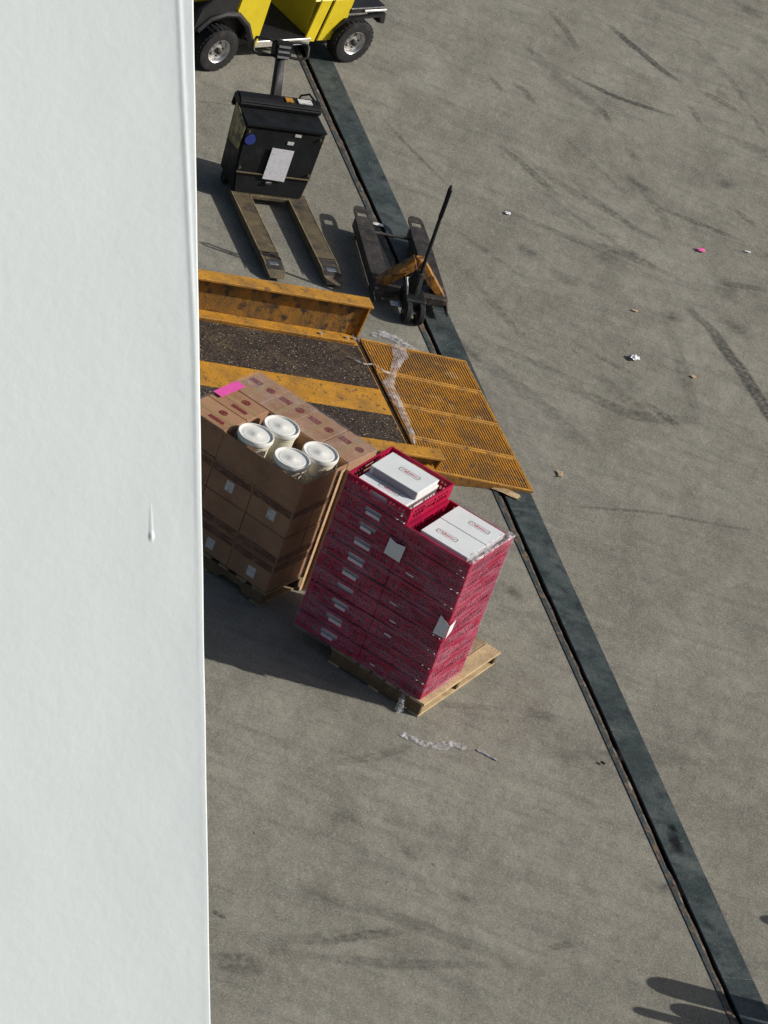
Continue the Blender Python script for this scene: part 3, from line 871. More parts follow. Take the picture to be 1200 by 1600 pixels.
MB().tube([(0.0, -0.10, 0.095), (0.0, 0.10, 0.095)], 0.014, 10).build('axle', M['steel'], mj, 0, True)
mb = MB()
mb.tube([(0.13, 0, 0.26), (0.20, -0.015, 0.48), (0.30, -0.045, 0.87)], 0.017, 10)
mb.build('handle_shaft', M['black_paint'], mj, 0, True)
MB().tube([(0.30, -0.045, 0.86), (0.332, -0.048, 0.91), (0.352, -0.056, 1.05), (0.385, -0.064, 1.16), (0.37, -0.066, 1.195), (0.338, -0.066, 1.17), (0.318, -0.060, 1.07), (0.288, -0.048, 0.93), (0.30, -0.045, 0.86)], 0.013, 8).build('handle_loop', M['black_plastic'], mj, 0, True)
MB().tube([(0.305, -0.055, 1.03), (0.35, -0.055, 1.01)], 0.008, 8).build('release_lever', M['steel'], mj, 0, True)
# a short scrap of light tape on the pump frame
MB().box(0.05, 0.12, 0.12, 0.20, 0.105, 0.112).build('frame_label', M['sticker'], mj)

# ------------------------------------------------------------------ yellow utility cart at the top
cart = thing('utility_cart', 'yellow electric utility cart with silver wheel rims parked beyond the pallet truck', 'cart', (-2.911, 45.09, 0), R(46))
WB, TRK = 1.60, 1.02


def wheel(x, y, out):
    T = Matrix.Translation((x, y, 0.225)) @ Matrix.Rotation(R(90) * out, 4, 'X')
    w = link('wheel', None, cart)
    t = [(0.118, -0.075), (0.165, -0.083), (0.205, -0.075), (0.222, -0.05), (0.226, 0), (0.222, 0.05), (0.205, 0.075), (0.165, 0.083), (0.118, 0.075)]
    MB().lathe(t, 36, T, False).build('tyre', M['rubber'], w, 0, True)
    mb = MB()
    for k in range(30):
        a = 2 * math.pi * k / 30
        Q = T @ Matrix.Rotation(a, 4, 'Z')
        mb.box(0.217, 0.2275, -0.013, 0.013, -0.060, 0.060, Q)
    mb.build('tread_blocks', M['rubber'], w)
    MB().lathe([(0.122, 0.070), (0.118, 0.078), (0.108, 0.070), (0.096, 0.034), (0.060, 0.024), (0.050, 0.046), (0.030, 0.050), (0.004, 0.050)], 32, T, False).build('rim', M['rim'], w, 0, True)
    MB().lathe([(0.123, -0.070), (0.10, -0.03), (0.004, -0.03)], 24, T, False).build('inner_rim', M['cart_black'], w, 0, True)
    MB().lathe([(0.032, 0.046), (0.032, 0.080), (0.022, 0.090), (0.003, 0.092)], 18, T, False).build('hub_cap', M['fork_dark'], w, 0, True)
    mb = MB()
    for k in range(5):
        a = 2 * math.pi * k / 5
        Q = T @ Matrix.Rotation(a, 4, 'Z')
        mb.cyl(Q @ Vector((0.072, 0, 0.026)), Q @ Vector((0.072, 0, 0.040)), 0.009, None, 6)
    mb.build('wheel_nuts', M['fork_dark'], w)['kind'] = 'stuff'


for x in (0.0, WB):
    wheel(x, 0.03, 1)
    wheel(x, TRK - 0.03, -1)
MB().box(-0.25, 1.85, 0.16, TRK - 0.16, 0.15, 0.25).build('chassis', M['cart_black'], cart, 0.01)
MB().tube([(0, 0.1, 0.225), (0, TRK - 0.1, 0.225)], 0.03, 10).build('axle', M['cart_black'], cart, 0, True)
MB().tube([(WB, 0.1, 0.225), (WB, TRK - 0.1, 0.225)], 0.04, 10).build('axle', M['cart_black'], cart, 0, True)
fl = MB().box(0.40, 1.10, 0.03, TRK - 0.03, 0.235, 0.262).build('floor', M['cart_black'], cart, 0.004)
MB().box(0.40, 1.10, 0.012, 0.028, 0.205, 0.272).build('sill', M['aluminium'], cart, 0.003)
MB().box(0.40, 1.10, TRK - 0.028, TRK - 0.012, 0.205, 0.272).build('sill', M['aluminium'], cart, 0.003)
for y0, y1 in ((0.0, 0.05), (TRK - 0.05, TRK)):
    mb = MB()   # front side panel sweeping up over the wheel
    mb.prism([(0.40, 0.21), (0.47, 0.21), (0.47, 0.80), (0.40, 0.98), (0.12, 0.92), (0.10, 0.62), (0.14, 0.59), (0.29, 0.46)], y0, y1, 'y')
    mb.build('front_side_panel', M['cart_yellow'], cart, 0.012, True, 2)
    mb = MB()   # black front fender
    mb.prism([(0.096, 0.61), (0.11, 0.88), (-0.12, 0.84), (-0.32, 0.66), (-0.36, 0.42), (-0.27, 0.42), (-0.17, 0.55), (-0.02, 0.60)], y0 + 0.004, y1 - 0.004, 'y')
    mb.build('front_fender', M['cart_black'], cart, 0.01)
    mb = MB()   # black fender lip
    arch = [(0.42, 0.22), (0.28, 0.46), (0.13, 0.585), (-0.02, 0.60), (-0.18, 0.56), (-0.30, 0.44)]
    mb.tube([(x, (y0 + y1) / 2 + (-0.02 if y0 < 0.1 else 0.02), z) for x, z in arch], 0.032, 8)
    mb.build('fender_lip', M['cart_black'], cart, 0, True)
    mb = MB()   # seat base side panels with a dark slit between
    mb.prism([(1.06, 0.22), (1.19, 0.20), (1.26, 0.66), (1.12, 0.66)], y0 + (0.05 if y0 < 0.1 else -0.02), y1 + (0.02 if y0 < 0.1 else -0.05), 'y')
    mb.build('seat_base_panel', M['cart_yellow'], cart, 0.008)
    mb = MB()
    mb.prism([(1.215, 0.21), (1.42, 0.21), (1.50, 0.33), (1.52, 0.66), (1.285, 0.66)], y0 + (0.05 if y0 < 0.1 else -0.02), y1 + (0.02 if y0 < 0.1 else -0.05), 'y')
    mb.build('rear_side_panel', M['cart_yellow'], cart, 0.008)
mb = MB()   # cowl: front shell between the side panels
mb.prism([(-0.32, 0.40), (-0.30, 0.70), (-0.12, 0.88), (0.40, 1.0), (0.42, 0.96), (0.33, 0.90), (0.30, 0.28), (0.26, 0.28), (0.22, 0.66), (-0.22, 0.62), (-0.24, 0.40)], 0.152, TRK - 0.152, 'y')
mb.build('front_cowl', M['cart_yellow'], cart, 0.01)
MB().box(-0.34, 0.40, 0.130, 0.150, 0.20, 0.66).build('wheel_well', M['cart_black'], cart)
MB().box(0.31, 0.345, 0.06, TRK - 0.06, 0.27, 0.92).build('kick_panel', M['cart_black'], cart)
MB().box(1.10, 1.56, 0.11, TRK - 0.11, 0.25, 0.62).build('battery_box', M['cart_yellow'], cart, 0.01)
MB().box(1.22, 1.29, 0.08, 0.108, 0.24, 0.64).build('slit_post', M['cart_black'], cart)
MB().box(1.08, 1.58, 0.08, TRK - 0.08, 0.665, 0.76).build('seat_cushion', M['black_plastic'], cart, 0.03, True, 2)
mb = MB()
mb.hexa([(1.56, 0.10, 0.72), (1.64, 0.10, 0.72), (1.64, TRK - 0.10, 0.72), (1.56, TRK - 0.10, 0.72), (1.64, 0.12, 1.12), (1.71, 0.12, 1.12), (1.71, TRK - 0.12, 1.12), (1.64, TRK - 0.12, 1.12)])
mb.build('seat_back', M['black_plastic'], cart, 0.025, True, 2)
MB().box(1.50, 1.93, 0.04, TRK - 0.04, 0.50, 0.555).build('rear_deck', M['cart_black'], cart, 0.008)
MB().box(1.66, 1.92, 0.018, 0.038, 0.518, 0.540).build('deck_edge', M['aluminium'], cart, 0.003)
mb = MB()
mb.prism([(1.36, 0.33), (1.46, 0.45), (1.93, 0.49), (1.95, 0.38), (1.91, 0.38), (1.88, 0.45), (1.52, 0.44), (1.42, 0.30)], 0.025, 0.065, 'y')
mb.build('rear_fender', M['cart_black'], cart)
MB().box(1.90, 1.96, 0.06, TRK - 0.06, 0.36, 0.46).build('rear_bumper', M['cart_black'], cart, 0.012)
MB().tube([(0.34, 0.30, 0.78), (0.58, 0.30, 1.02)], 0.02, 10).build('steering_column', M['cart_black'], cart, 0, True)
c = Vector((0.59, 0.30, 1.03))
ax = Vector((0.24, 0, 0.24)).normalized()
a1 = ax.orthogonal().normalized()
a2 = ax.cross(a1)
MB().tube([c + (a1 * math.cos(2 * math.pi * k / 24) + a2 * math.sin(2 * math.pi * k / 24)) * 0.17 for k in range(25)], 0.014, 8).build('steering_wheel', M['black_plastic'], cart, 0, True)


# ------------------------------------------------------------------ pallets
def pallet(label, x, y, rot, lx, ly, ox, oy, m, notch):
    """Stringers run along local x, deck boards along local y; (ox, oy) = offset of the right front corner."""
    p = thing('wooden_pallet', label, 'pallet', (x, y, 0), rot, 'wooden pallets')
    xr, yf = ox, oy
    xl = xr - lx
    for k in range(3):
        yc = yf + 0.02 + (ly - 0.04) * k / 2
        if notch:
            c = [(xl + 0.02, 0.017), (xl + 0.20, 0.017), (xl + 0.24, 0.062), (xl + 0.42, 0.062), (xl + 0.46, 0.017), (xr - 0.46, 0.017), (xr - 0.42, 0.062), (xr - 0.24, 0.062), (xr - 0.20, 0.017), (xr - 0.02, 0.017), (xr - 0.02, 0.118), (xl + 0.02, 0.118)]
        else:
            c = [(xl + 0.02, 0.017), (xr - 0.02, 0.017), (xr - 0.02, 0.118), (xl + 0.02, 0.118)]
        MB().prism(c, yc - 0.019, yc + 0.019, 'y').build('stringer', M['shaded_stringer_wood'], p, 0.003)
    nb = 7
    for k in range(nb):
        w = 0.14 if k in (0, nb - 1) else 0.095
        xc = xr - 0.07 - (lx - 0.14) * k / (nb - 1)
        j = random.uniform(-0.006, 0.006)
        MB().box(xc - w / 2, xc + w / 2, yf + j, yf + ly + j, 0.1185, 0.1385).build('deck_board', m if k < 1 else M['old_and_shaded_wood'], p, 0.002)  # boards past the first take darker wood, painting in the shade under the load
    for k in range(3):
        xc = xr - 0.07 - (lx - 0.14) * k / 2
        MB().box(xc - 0.05, xc + 0.05, yf, yf + ly, 0.001, 0.0168).build('bottom_board', m, p, 0.002)
    return p


RX, RY, RROT = 0.764, 35.777, -0.375
BX, BY, BROT = -0.655, 36.476, -0.449
Tr, Tb = frame(RX, RY, RROT), frame(BX, BY, BROT)
pallet('pale wooden pallet under the two columns of red trays', RX, RY, RROT, 0.90, 1.22, 0.050, -0.010, M['wood'], False)
pallet('weathered wooden pallet under the brown carton stack', BX, BY, BROT, 1.22, 1.02, 0.0, 0.0, M['old_and_shaded_wood'], True)

# ------------------------------------------------------------------ brown cartons
PZ = 0.140
LH = 0.264


def carton_meshes(w, d):
    g = 0.0025
    body = MB().box(-w / 2 + g, w / 2 - g, -d / 2 + g, d / 2 - g, 0.006, LH - 0.0015).mesh('carton_body', M['card'], 0.004)
    if w > d:
        tape = MB().box(-w / 2 + g, w / 2 - g, -0.024, 0.024, LH - 0.0012, LH - 0.0002).mesh('carton_tape', M['tape'])
    else:
        tape = MB().box(-0.024, 0.024, -d / 2 + g, d / 2 - g, LH - 0.0012, LH - 0.0002).mesh('carton_tape', M['tape'])
    return body, tape


WF, DF = 1.22 / 3, 0.305
WB_, DB = 1.22 / 4, 0.41
front_me = carton_meshes(WF, DF)
back_me = carton_meshes(WB_, DB)
zt = LH + 0.0004
rect_me = MB().box(-0.055, 0.055, -0.03, 0.03, zt - 0.0006, zt).mesh('print_block', M['print'])
rect_f = MB().box(-0.075, 0.075, -0.022, 0.022, zt - 0.0006, zt).mesh('print_block', M['print'])
rnd_me = MB().lathe([(0.018, zt - 0.0006), (0.038, zt - 0.0006), (0.038, zt), (0.018, zt)], 16, None, False)
rnd_me.box(-0.012, 0.012, -0.012, 0.012, zt - 0.0006, zt)
rnd_me = rnd_me.mesh('print_emblem', M['print'])
band_f = MB().box(-WF / 2 + 0.012, WF / 2 - 0.012, -0.0012, 0.0, 0, 0.062).mesh('print_band', M['band'])
band_s = MB().box(0.0, 0.0012, -DF / 2 + 0.012, DF / 2 - 0.012, 0, 0.062).mesh('print_band', M['band'])
stick_me = MB().box(-0.038, 0.038, -0.0015, 0.0, -0.045, 0.045).mesh('paper_label', M['sticker'])
LAY = ['bottom', 'second', 'third', 'top']
COLN = {3: ['right end', 'middle', 'left end'], 4: ['first from right', 'second from right', 'third from right', 'left end']}
for ly in range(4):
    z = PZ + ly * LH
    cells = []
    for r, (rn, y) in enumerate((('front', DF / 2), ('centre', DF * 1.5))):
        for k in range(3):
            if ly == 3 and k < 2:
                continue          # the open tray with the pails stands here
            cells.append((rn, COLN[3][k], -WF * (k + 0.5), y, front_me, k, r))
    for k in range(4):
        cells.append(('back', COLN[4][k], -WB_ * (k + 0.5), DF * 2 + DB / 2, back_me, k, 2))
    for rn, cn, x, y, me, k, r in cells:
        jx, jy = random.uniform(-0.003, 0.003), random.uniform(-0.003, 0.003)
        P = Tb @ Vector((x + jx, y + jy, 0))
        c = thing('carton', 'brown cardboard carton, %s layer, %s row, %s of the wrapped stack' % (LAY[ly], rn, cn), 'carton', (P.x, P.y, z), BROT + random.uniform(-0.008, 0.008), 'cartons stacked on the pallet')
        link('body', me[0], c)
        link('tape', me[1], c)
        if ly == 3:
            if r == 2:
                link('print_block', rect_me, c, (-0.075, 0.05, 0))
                link('print_emblem', rnd_me, c, (0.075, 0.05, 0))
            else:
                link('print_block', rect_f, c, (0.06, -0.07, 0))
                link('print_emblem', rnd_me, c, (0.03, 0.06, 0))
        if r == 0 and ly < 3:
            link('print_band', band_f, c, (0, -DF / 2 + 0.0023, (0.19, 0.02, 0.185)[ly]))
        if k == 0 and r < 2 and ly < 3:
            link('print_band', band_s, c, (WF / 2 - 0.0023, 0, (0.19, 0.02, 0.185)[ly]))
        if r == 0 and ly in (0, 2):
            link('paper_label', stick_me, c, ((0.02, 0, 0.03)[k], -DF / 2 + 0.0025, LH * (0.38 if ly == 0 else 0.47)))
# open carton holding pails
P = Tb @ Vector((0, 0, 0))
tz = PZ + 3 * LH
tray = thing('open_carton', 'open cardboard carton holding the four white pails on the stack', 'carton', (P.x, P.y, tz), BROT)
TX0, TX1, TY0, TY1, TH = -0.810, -0.004, 0.004, 0.606, 0.258
MB().box(TX0, TX1, TY0, TY1, 0.001, 0.007).build('bottom', M['card'], tray)
for a in ((TX0, TX1, TY0, TY0 + 0.006), (TX0, TX1, TY1 - 0.006, TY1), (TX0, TX0 + 0.006, TY0 + 0.0062, TY1 - 0.0062), (TX1 - 0.006, TX1, TY0 + 0.0062, TY1 - 0.0062)):
    MB().box(a[0], a[1], a[2], a[3], 0.0072, TH).build('wall', M['card'], tray)

# pails
pb = MB().lathe([(0.004, 0.0), (0.125, 0.0), (0.130, 0.004), (0.147, 0.235), (0.153, 0.237), (0.154, 0.252), (0.149, 0.254), (0.150, 0.268), (0.158, 0.270), (0.158, 0.282), (0.150, 0.284)], 40, None, False).mesh('pail_body', M['pail'], 0, True)
pl = MB().lathe([(0.163, 0.262), (0.165, 0.268), (0.165, 0.296), (0.161, 0.302), (0.153, 0.302), (0.149, 0.296), (0.148, 0.289), (0.120, 0.288), (0.118, 0.291), (0.030, 0.291), (0.026, 0.294), (0.004, 0.294)], 44, None, False).mesh('pail_lid', M['lid'], 0, True)
hb = []
for k in range(17):
    a = math.pi * k / 16
    hb.append((0.166 * math.cos(a), -0.166 * math.sin(a) * 0.75 - 0.03, 0.245 - 0.10 * math.sin(a)))
ph = MB().tube(hb, 0.0035, 6).mesh('pail_handle', M['steel'], 0, True)
names = {(0, 0): 'white lidded pail, front left of the four on the carton stack', (0, 1): 'white lidded pail, back left of the four on the carton stack',
         (1, 1): 'white lidded pail, right-hand one of the four, beside the red trays', (1, 0): 'white lidded pail, nearest of the four, in front of the right-hand one'}
for (i, j), (u_, v_) in {(0, 0): (-0.625, 0.162), (0, 1): (-0.590, 0.464), (1, 1): (-0.185, 0.458), (1, 0): (-0.255, 0.162)}.items():
    P = Tb @ Vector((u_, v_, 0))
    pa = thing('pail', names[(i, j)], 'pail', (P.x, P.y, tz + 0.0075), BROT + random.uniform(-1, 1), 'white pails in the open carton')
    for nm, me in (('body', pb), ('lid', pl), ('handle', ph)):
        o = link(nm, me, pa)
        o.scale = (0.90, 0.90, 1.0)

# magenta tape strip near the far left corner of the top
P = Tb @ Vector((-1.175, 0.53, 0))
o = MB().box(-0.045, 0.045, -0.16, 0.16, 0, 0.002).build('tape_strip', M['magenta'])
o.location = (P.x, P.y, PZ + 4 * LH + 0.014)
o.rotation_euler = (0, 0, BROT)
tag(o, 'bright magenta tape strip on the far left edge of the carton stack', 'tape')


# ------------------------------------------------------------------ stretch film round a stack
def film_wrap(name, label, x, y, rot, x0, x1, y0, y1, zb, ztop, material, off=0.006, amp=0.005, rows=34, per=0.03, seed=0.0):
    pts = []
    cr_ = 0.02
    cx = [(x0 - off, y0 - off), (x1 + off, y0 - off), (x1 + off, y1 + off), (x0 - off, y1 + off)]
    for i in range(4):
        a, b = Vector(cx[i]), Vector(cx[(i + 1) % 4])
        d = (b - a)
        L = d.length
        d.normalize()
        nn = Vector((d.y, -d.x))
        n = max(3, int(L / per))
        for k in range(n):
            s = cr_ * 0.5 + (L - cr_) * k / (n - 1)
            pts.append((a + d * s, nn))
    vs, fs = [], []
    n = len(pts)
    for r in range(rows + 1):
        t = r / rows
        for i, (p, nn) in enumerate(pts):
            zt_ = ztop(p.x, p.y) if callable(ztop) else ztop
            z = zb + (zt_ - zb) * t + 0.012 * noise.noise((p.x * 3 + seed, p.y * 3, 5 + t * 0.5)) * (1 if r in (0, rows) else 0)
            w = amp * (noise.noise((p.x * 2.0 + seed, p.y * 2.0, z * 22)) + 0.5 * noise.noise((p.x * 7 + seed, p.y * 7, z * 40 + p.x * 9)))
            q = p + nn * max(-off + 0.0015, w)
            vs.append((q.x, q.y, z))
    for r in range(rows):
        for i in range(n):
            fs.append((r * n + i, r * n + (i + 1) % n, (r + 1) * n + (i + 1) % n, (r + 1) * n + i))
    me = bpy.data.meshes.new(name)
    me.from_pydata(vs, [], fs)
    me.materials.append(material)
    for p in me.polygons:
        p.use_smooth = True
    o = link(name, me, None, (x, y, 0), rot)
    return tag(o, label, 'plastic wrap')


film_wrap('stretch_wrap', 'clear stretch wrap around the brown carton stack', BX, BY, BROT, -1.22, 0, 0, 1.02, 0.15, PZ + 4 * LH + 0.012, M['film_brown'], seed=3.0)
# loose film laid over the back half of the carton tops
vs, fs = [], []
nx, ny = 40, 14
for j in range(ny + 1):
    for i in range(nx + 1):
        a = -1.235 + 1.255 * i / nx
        b = 0.60 + 0.44 * j / ny + 0.02 * noise.noise((i * 0.3, 0, 2))
        z = PZ + 4 * LH + 0.010 + 0.006 * noise.noise((a * 7, b * 7, 1.1)) + 0.003 * noise.noise((a * 22, b * 22, 4))
        if b > 1.02:
            z -= (b - 1.02) * 0.8
        vs.append((a, b, z))
for j in range(ny):
    for i in range(nx):
        q = j * (nx + 1) + i
        fs.append((q, q + 1, q + nx + 2, q + nx + 1))
o = MB().add(vs, fs).build('loose_film', M['film_top'], None, 0, True)
o.location, o.rotation_euler = (BX, BY, 0), (0, 0, BROT)
tag(o, 'loose clear plastic sheet over the printed back cartons of the brown stack', 'plastic sheet')
# cardboard corner board standing against the carton stack
P = Tb @ Vector((0.014, 0.535, 0))
o = MB()
o.prism([(0.0, -0.035), (0.004, -0.035), (0.004, 0.031), (0.045, 0.031), (0.045, 0.035), (0.0, 0.035)], 0.004, 1.17, 'z')
o = o.build('corner_board', M['tan'])
o.location, o.rotation_euler = (P.x, P.y, 0), (0, 0, BROT)
tag(o, 'tan cardboard corner board upright in the gap between cartons and red trays', 'corner board')

# ------------------------------------------------------------------ red trays
TP, TU, TV = 0.146, 0.597, 0.655


def side_wall(L, thick, kind):
    """A lattice tray wall lying along local x, centred, inner face at y = thick."""
    mb = MB()
    H = TP - 0.017
    mb.box(-L / 2, L / 2, 0, thick, 0, 0.026)
    mb.box(-L / 2, L / 2, -0.004, thick, H - 0.026, H)
    for s in (-1, 1):
        mb.box(s * L / 2 - (0.05 if s > 0 else 0), s * L / 2 + (0.05 if s < 0 else 0), 0, thick, 0.026, H - 0.026)
    if kind == 'closed':
        # close lattice of thin horizontal bars and ribs
        for z in (0.046, 0.064, 0.082, 0.100):
            mb.box(-L / 2 + 0.05, L / 2 - 0.05, 0.0015, thick - 0.0015, z, z + 0.008)
        k = 0
        x = -L / 2 + 0.075
        while x < L / 2 - 0.07:
            mb.box(x, x + (0.010 if k % 4 else 0.030), 0.001, thick - 0.001, 0.026, H - 0.026)
            x += 0.040
            k += 1
    elif kind == 'front':
        mb.box(-0.105, -0.080, 0, thick, 0.026, H - 0.026)
        mb.box(0.080, 0.105, 0, thick, 0.026, H - 0.026)
        mb.box(-0.080, 0.080, 0.001, thick - 0.001, 0.026, 0.050)
        for s in (-1, 1):
            x = 0.105
            k = 0
            while x < L / 2 - 0.06:
                mb.box(min(s * (x + 0.018), s * (x + 0.030)), max(s * (x + 0.018), s * (x + 0.030)), 0.001, thick - 0.001, 0.026, H - 0.026)
                if k % 3 != 2:
                    mb.box(min(s * x, s * (x + 0.018)), max(s * x, s * (x + 0.018)), 0.0015, thick - 0.0015, 0.060, 0.078)
                else:
                    mb.box(min(s * x, s * (x + 0.018)), max(s * x, s * (x + 0.018)), 0.0015, thick - 0.0015, 0.026, H - 0.026)
                x += 0.030
                k += 1
    else:
        mb.box(-0.10, -0.075, 0, thick, 0.026, H - 0.026)
        mb.box(0.075, 0.10, 0, thick, 0.026, H - 0.026)
        mb.box(-L / 2 + 0.05, L / 2 - 0.05, 0.002, thick - 0.001, 0.058, 0.074)
        x = 0.10
        while x < L / 2 - 0.06:
            for s in (-1, 1):
                mb.box(min(s * (x + 0.03), s * (x + 0.042)), max(s * (x + 0.03), s * (x + 0.042)), 0.001, thick - 0.002, 0.026, H - 0.026)
            x += 0.042
    return mb.mesh('tray_wall', M['red'])


wall_f = side_wall(TU, 0.012, 'front')
wall_c = side_wall(TU, 0.012, 'closed')
wall_s = side_wall(TV - 0.026, 0.012, 'side')
floor_me = MB()
for k in range(9):
    yy = -TV / 2 + 0.02 + (TV - 0.04) * k / 8
    floor_me.box(-TU / 2 + 0.012, TU / 2 - 0.012, yy - 0.016, yy + 0.016, 0.006, 0.012)
for k in range(7):
    xx = -TU / 2 + 0.03 + (TU - 0.06) * k / 6
    floor_me.box(xx - 0.012, xx + 0.012, -TV / 2 + 0.013, TV / 2 - 0.013, 0.0005, 0.0058)
floor_me = floor_me.mesh('tray_floor', M['red_dark'])
card_me = MB().box(-0.072, 0.072, -0.0015, 0.0005, 0.052, 0.092).mesh('label_card', M['card_label'])
slit_me = MB().box(-0.050, 0.030, -0.0015, 0.0005, 0.070, 0.088).mesh('label_card', M['card_label'])
inner_me = MB().box(-0.26, 0.26, -0.30, 0.30, 0.014, 0.115).mesh('inner_box', M['box_white'], 0.003)
ORD = ['bottom', 'second from bottom', 'third from bottom', 'fourth from bottom', 'fifth from bottom', 'sixth from bottom', 'seventh from bottom', 'eighth from bottom', 'ninth from bottom', 'top']
for col, (xc, yo, nlev, cname) in enumerate(((-1.5 * 0.608, 0, 10, 'taller left'), (-0.5 * 0.608, 0, 9, 'shorter right'))):
    for k in range(nlev):
        top = k == nlev - 1
        od = 'top' if top else ORD[k]
        jx, jy = random.uniform(-0.003, 0.003), random.uniform(-0.004, 0.007)
        P = Tr @ Vector((xc + jx, TV / 2 + 0.002 + jy + yo, 0))
        rot = RROT + random.uniform(-0.004, 0.004)
        t = thing('tray', 'red plastic lattice tray, %s in the %s column' % (od, cname), 'tray', (P.x, P.y, PZ + k * TP), rot, 'red trays stacked in two columns')
        link('floor', floor_me, t)
        for nm, me, x, y, a in (('wall', wall_c if col else wall_f, 0, -TV / 2, 0), ('wall', wall_f, 0, TV / 2, math.pi), ('wall', wall_s, TU / 2, 0, math.pi / 2), ('wall', wall_s, -TU / 2, 0, -math.pi / 2)):
            link(nm, me, t, (x, y, 0), a)
        if col == 0:
            if not top and k != 3:
                lc = link('label_card', card_me, t, (0.01 + random.uniform(-0.02, 0.02), -TV / 2 - 0.0005, random.uniform(-0.004, 0.004)))
                lc.scale = (random.uniform(0.65, 1.0), 1, random.uniform(0.6, 0.85))
        elif col == 1 and k in (0, 2, 3, 4, 6):
            lc = link('label_card', slit_me, t, (-0.16 + random.uniform(-0.02, 0.03), -TV / 2 - 0.0005, 0))
            lc.scale = (random.uniform(0.5, 0.9), 1, random.uniform(0.5, 0.8))
        if not top:
            b = link('pastry_box', inner_me, None, (P.x, P.y, PZ + k * TP), rot)
            tag(b, 'white pastry box glimpsed inside the %s tray of the %s column' % (od, cname), 'box', 'white boxes inside the lower trays')


nar_me = MB().box(-0.24, 0.24, -0.058, 0.058, 0, LH - 0.001).mesh('narrow_body', M['card'], 0.004)
nar_tp = MB().box(-0.24, 0.24, -0.022, 0.022, LH - 0.0008, LH - 0.0001).mesh('narrow_tape', M['tape'])
for k in range(5):  # unseen stack added to throw shade on the side of the brown cartons
    P = Tr @ Vector((-0.970, 0.726 + random.uniform(-0.002, 0.002), 0))
    c = thing('carton', 'unseen narrow brown carton added for shade behind the taller red column, %s' % ('topmost' if k == 4 else ORD[k]), 'carton', (P.x, P.y, PZ + k * LH), RROT, 'unseen narrow cartons added for shade behind the trays')
    link('body', nar_me, c)
    link('tape', nar_tp, c)


def badge(parent, x, y, z, sc=1.0, rot=0.0):
    """Printed emblem: an outlined plaque with a line of small red lettering, too small to read."""
    o = link('printed_emblem', None, parent, (x, y, z), rot)
    out_ = [(-0.10, -0.02), (-0.085, -0.032), (0.085, -0.032), (0.10, -0.02), (0.10, 0.02), (0.085, 0.032), (-0.085, 0.032), (-0.10, 0.02)]
    mb = MB()
    n = len(out_)
    for i in range(n):
        a, b = Vector(out_[i]), Vector(out_[(i + 1) % n])
        ai, bi = a * 0.90, b * 0.90
        q = [a * sc, b * sc, bi * sc, ai * sc]
        mb.hexa([(p.x, p.y, 0) for p in q] + [(p.x, p.y, 0.0006) for p in q])
    mb.build('emblem_outline', M['logo_green'], o)
    mb = MB()
    rr = random.Random(5)
    xx = -0.078
    while xx < 0.075:
        w = rr.uniform(0.006, 0.013)
        mb.box(xx * sc, (xx + 0.004) * sc, -0.015 * sc, 0.016 * sc, 0, 0.0006)
        mb.box((xx + 0.004) * sc, (xx + w) * sc, rr.choice((-0.015, 0.0, 0.011)) * sc, rr.choice((-0.010, 0.005, 0.016)) * sc + 0.003, 0, 0.0006)
        xx += w + 0.005
    mb.build('emblem_lettering', M['logo_red'], o)


def pastry(label, x0, x1, y0, y1, z0, z1, badges, flap=False):
    cx, cy = (x0 + x1) / 2, (y0 + y1) / 2
    P = Tr @ Vector((cx, cy, 0))
    b = thing('pastry_box', label, 'box', (P.x, P.y, z0), RROT, 'white boxes in the top trays')
    w, d, h = x1 - x0, y1 - y0, z1 - z0
    MB().box(-w / 2, w / 2, -d / 2, d / 2, 0, h - 0.004).build('body', M['box_white'], b, 0.004)
    MB().box(-w / 2 - 0.002, w / 2 + 0.002, -d / 2 - 0.002, d / 2 + 0.002, h - 0.018, h).build('lid', M['box_white'], b, 0.003)
    for bx_, by_ in badges:
        badge(b, bx_, by_, h + 0.0006, 0.95)
    return b


zA = PZ + 9 * TP + 0.0125
zB = PZ + 8 * TP + 0.0125
pastry('white lower box with red emblem, under the smaller box in the taller red column', -1.135, -0.690, 0.045, 0.560, zA, zA + 0.095, [(0.02, -0.175)])
ub = pastry('white upper box with red emblem lying on another in the taller red column', -1.125, -0.685, 0.185, 0.515, zA + 0.0955, zA + 0.165, [(0.03, 0.02)])
MB().box(-0.19, 0.21, -0.1705, -0.1675, 0.004, 0.060).build('painted_shade_panel', M['box_grey'], ub)  # grey panel paints the shade on the upper box's front side
pastry('white box nearest the camera in the top of the shorter red column', -0.500, -0.065, 0.045, 0.335, zB, zB + 0.131, [(-0.05, -0.02)])
pastry('white box behind the dark seam in the top of the shorter red column', -0.500, -0.065, 0.341, 0.625, zB, zB + 0.134, [(0.05, 0.02)])


def red_top(x, y):
    zA_, zB_ = PZ + 10 * TP - 0.055, PZ + 9 * TP + 0.018
    t = min(1, max(0, (x + 0.66) / 0.09))
    return zA_ + (zB_ - zA_) * t


film_wrap('stretch_wrap', 'wrinkled clear stretch wrap around the two columns of red trays', RX, RY, RROT, -1.216, 0.0, 0.0, 0.662, 0.12, red_top, M['film'], 0.008, 0.007, 60, 0.025, 11.0)
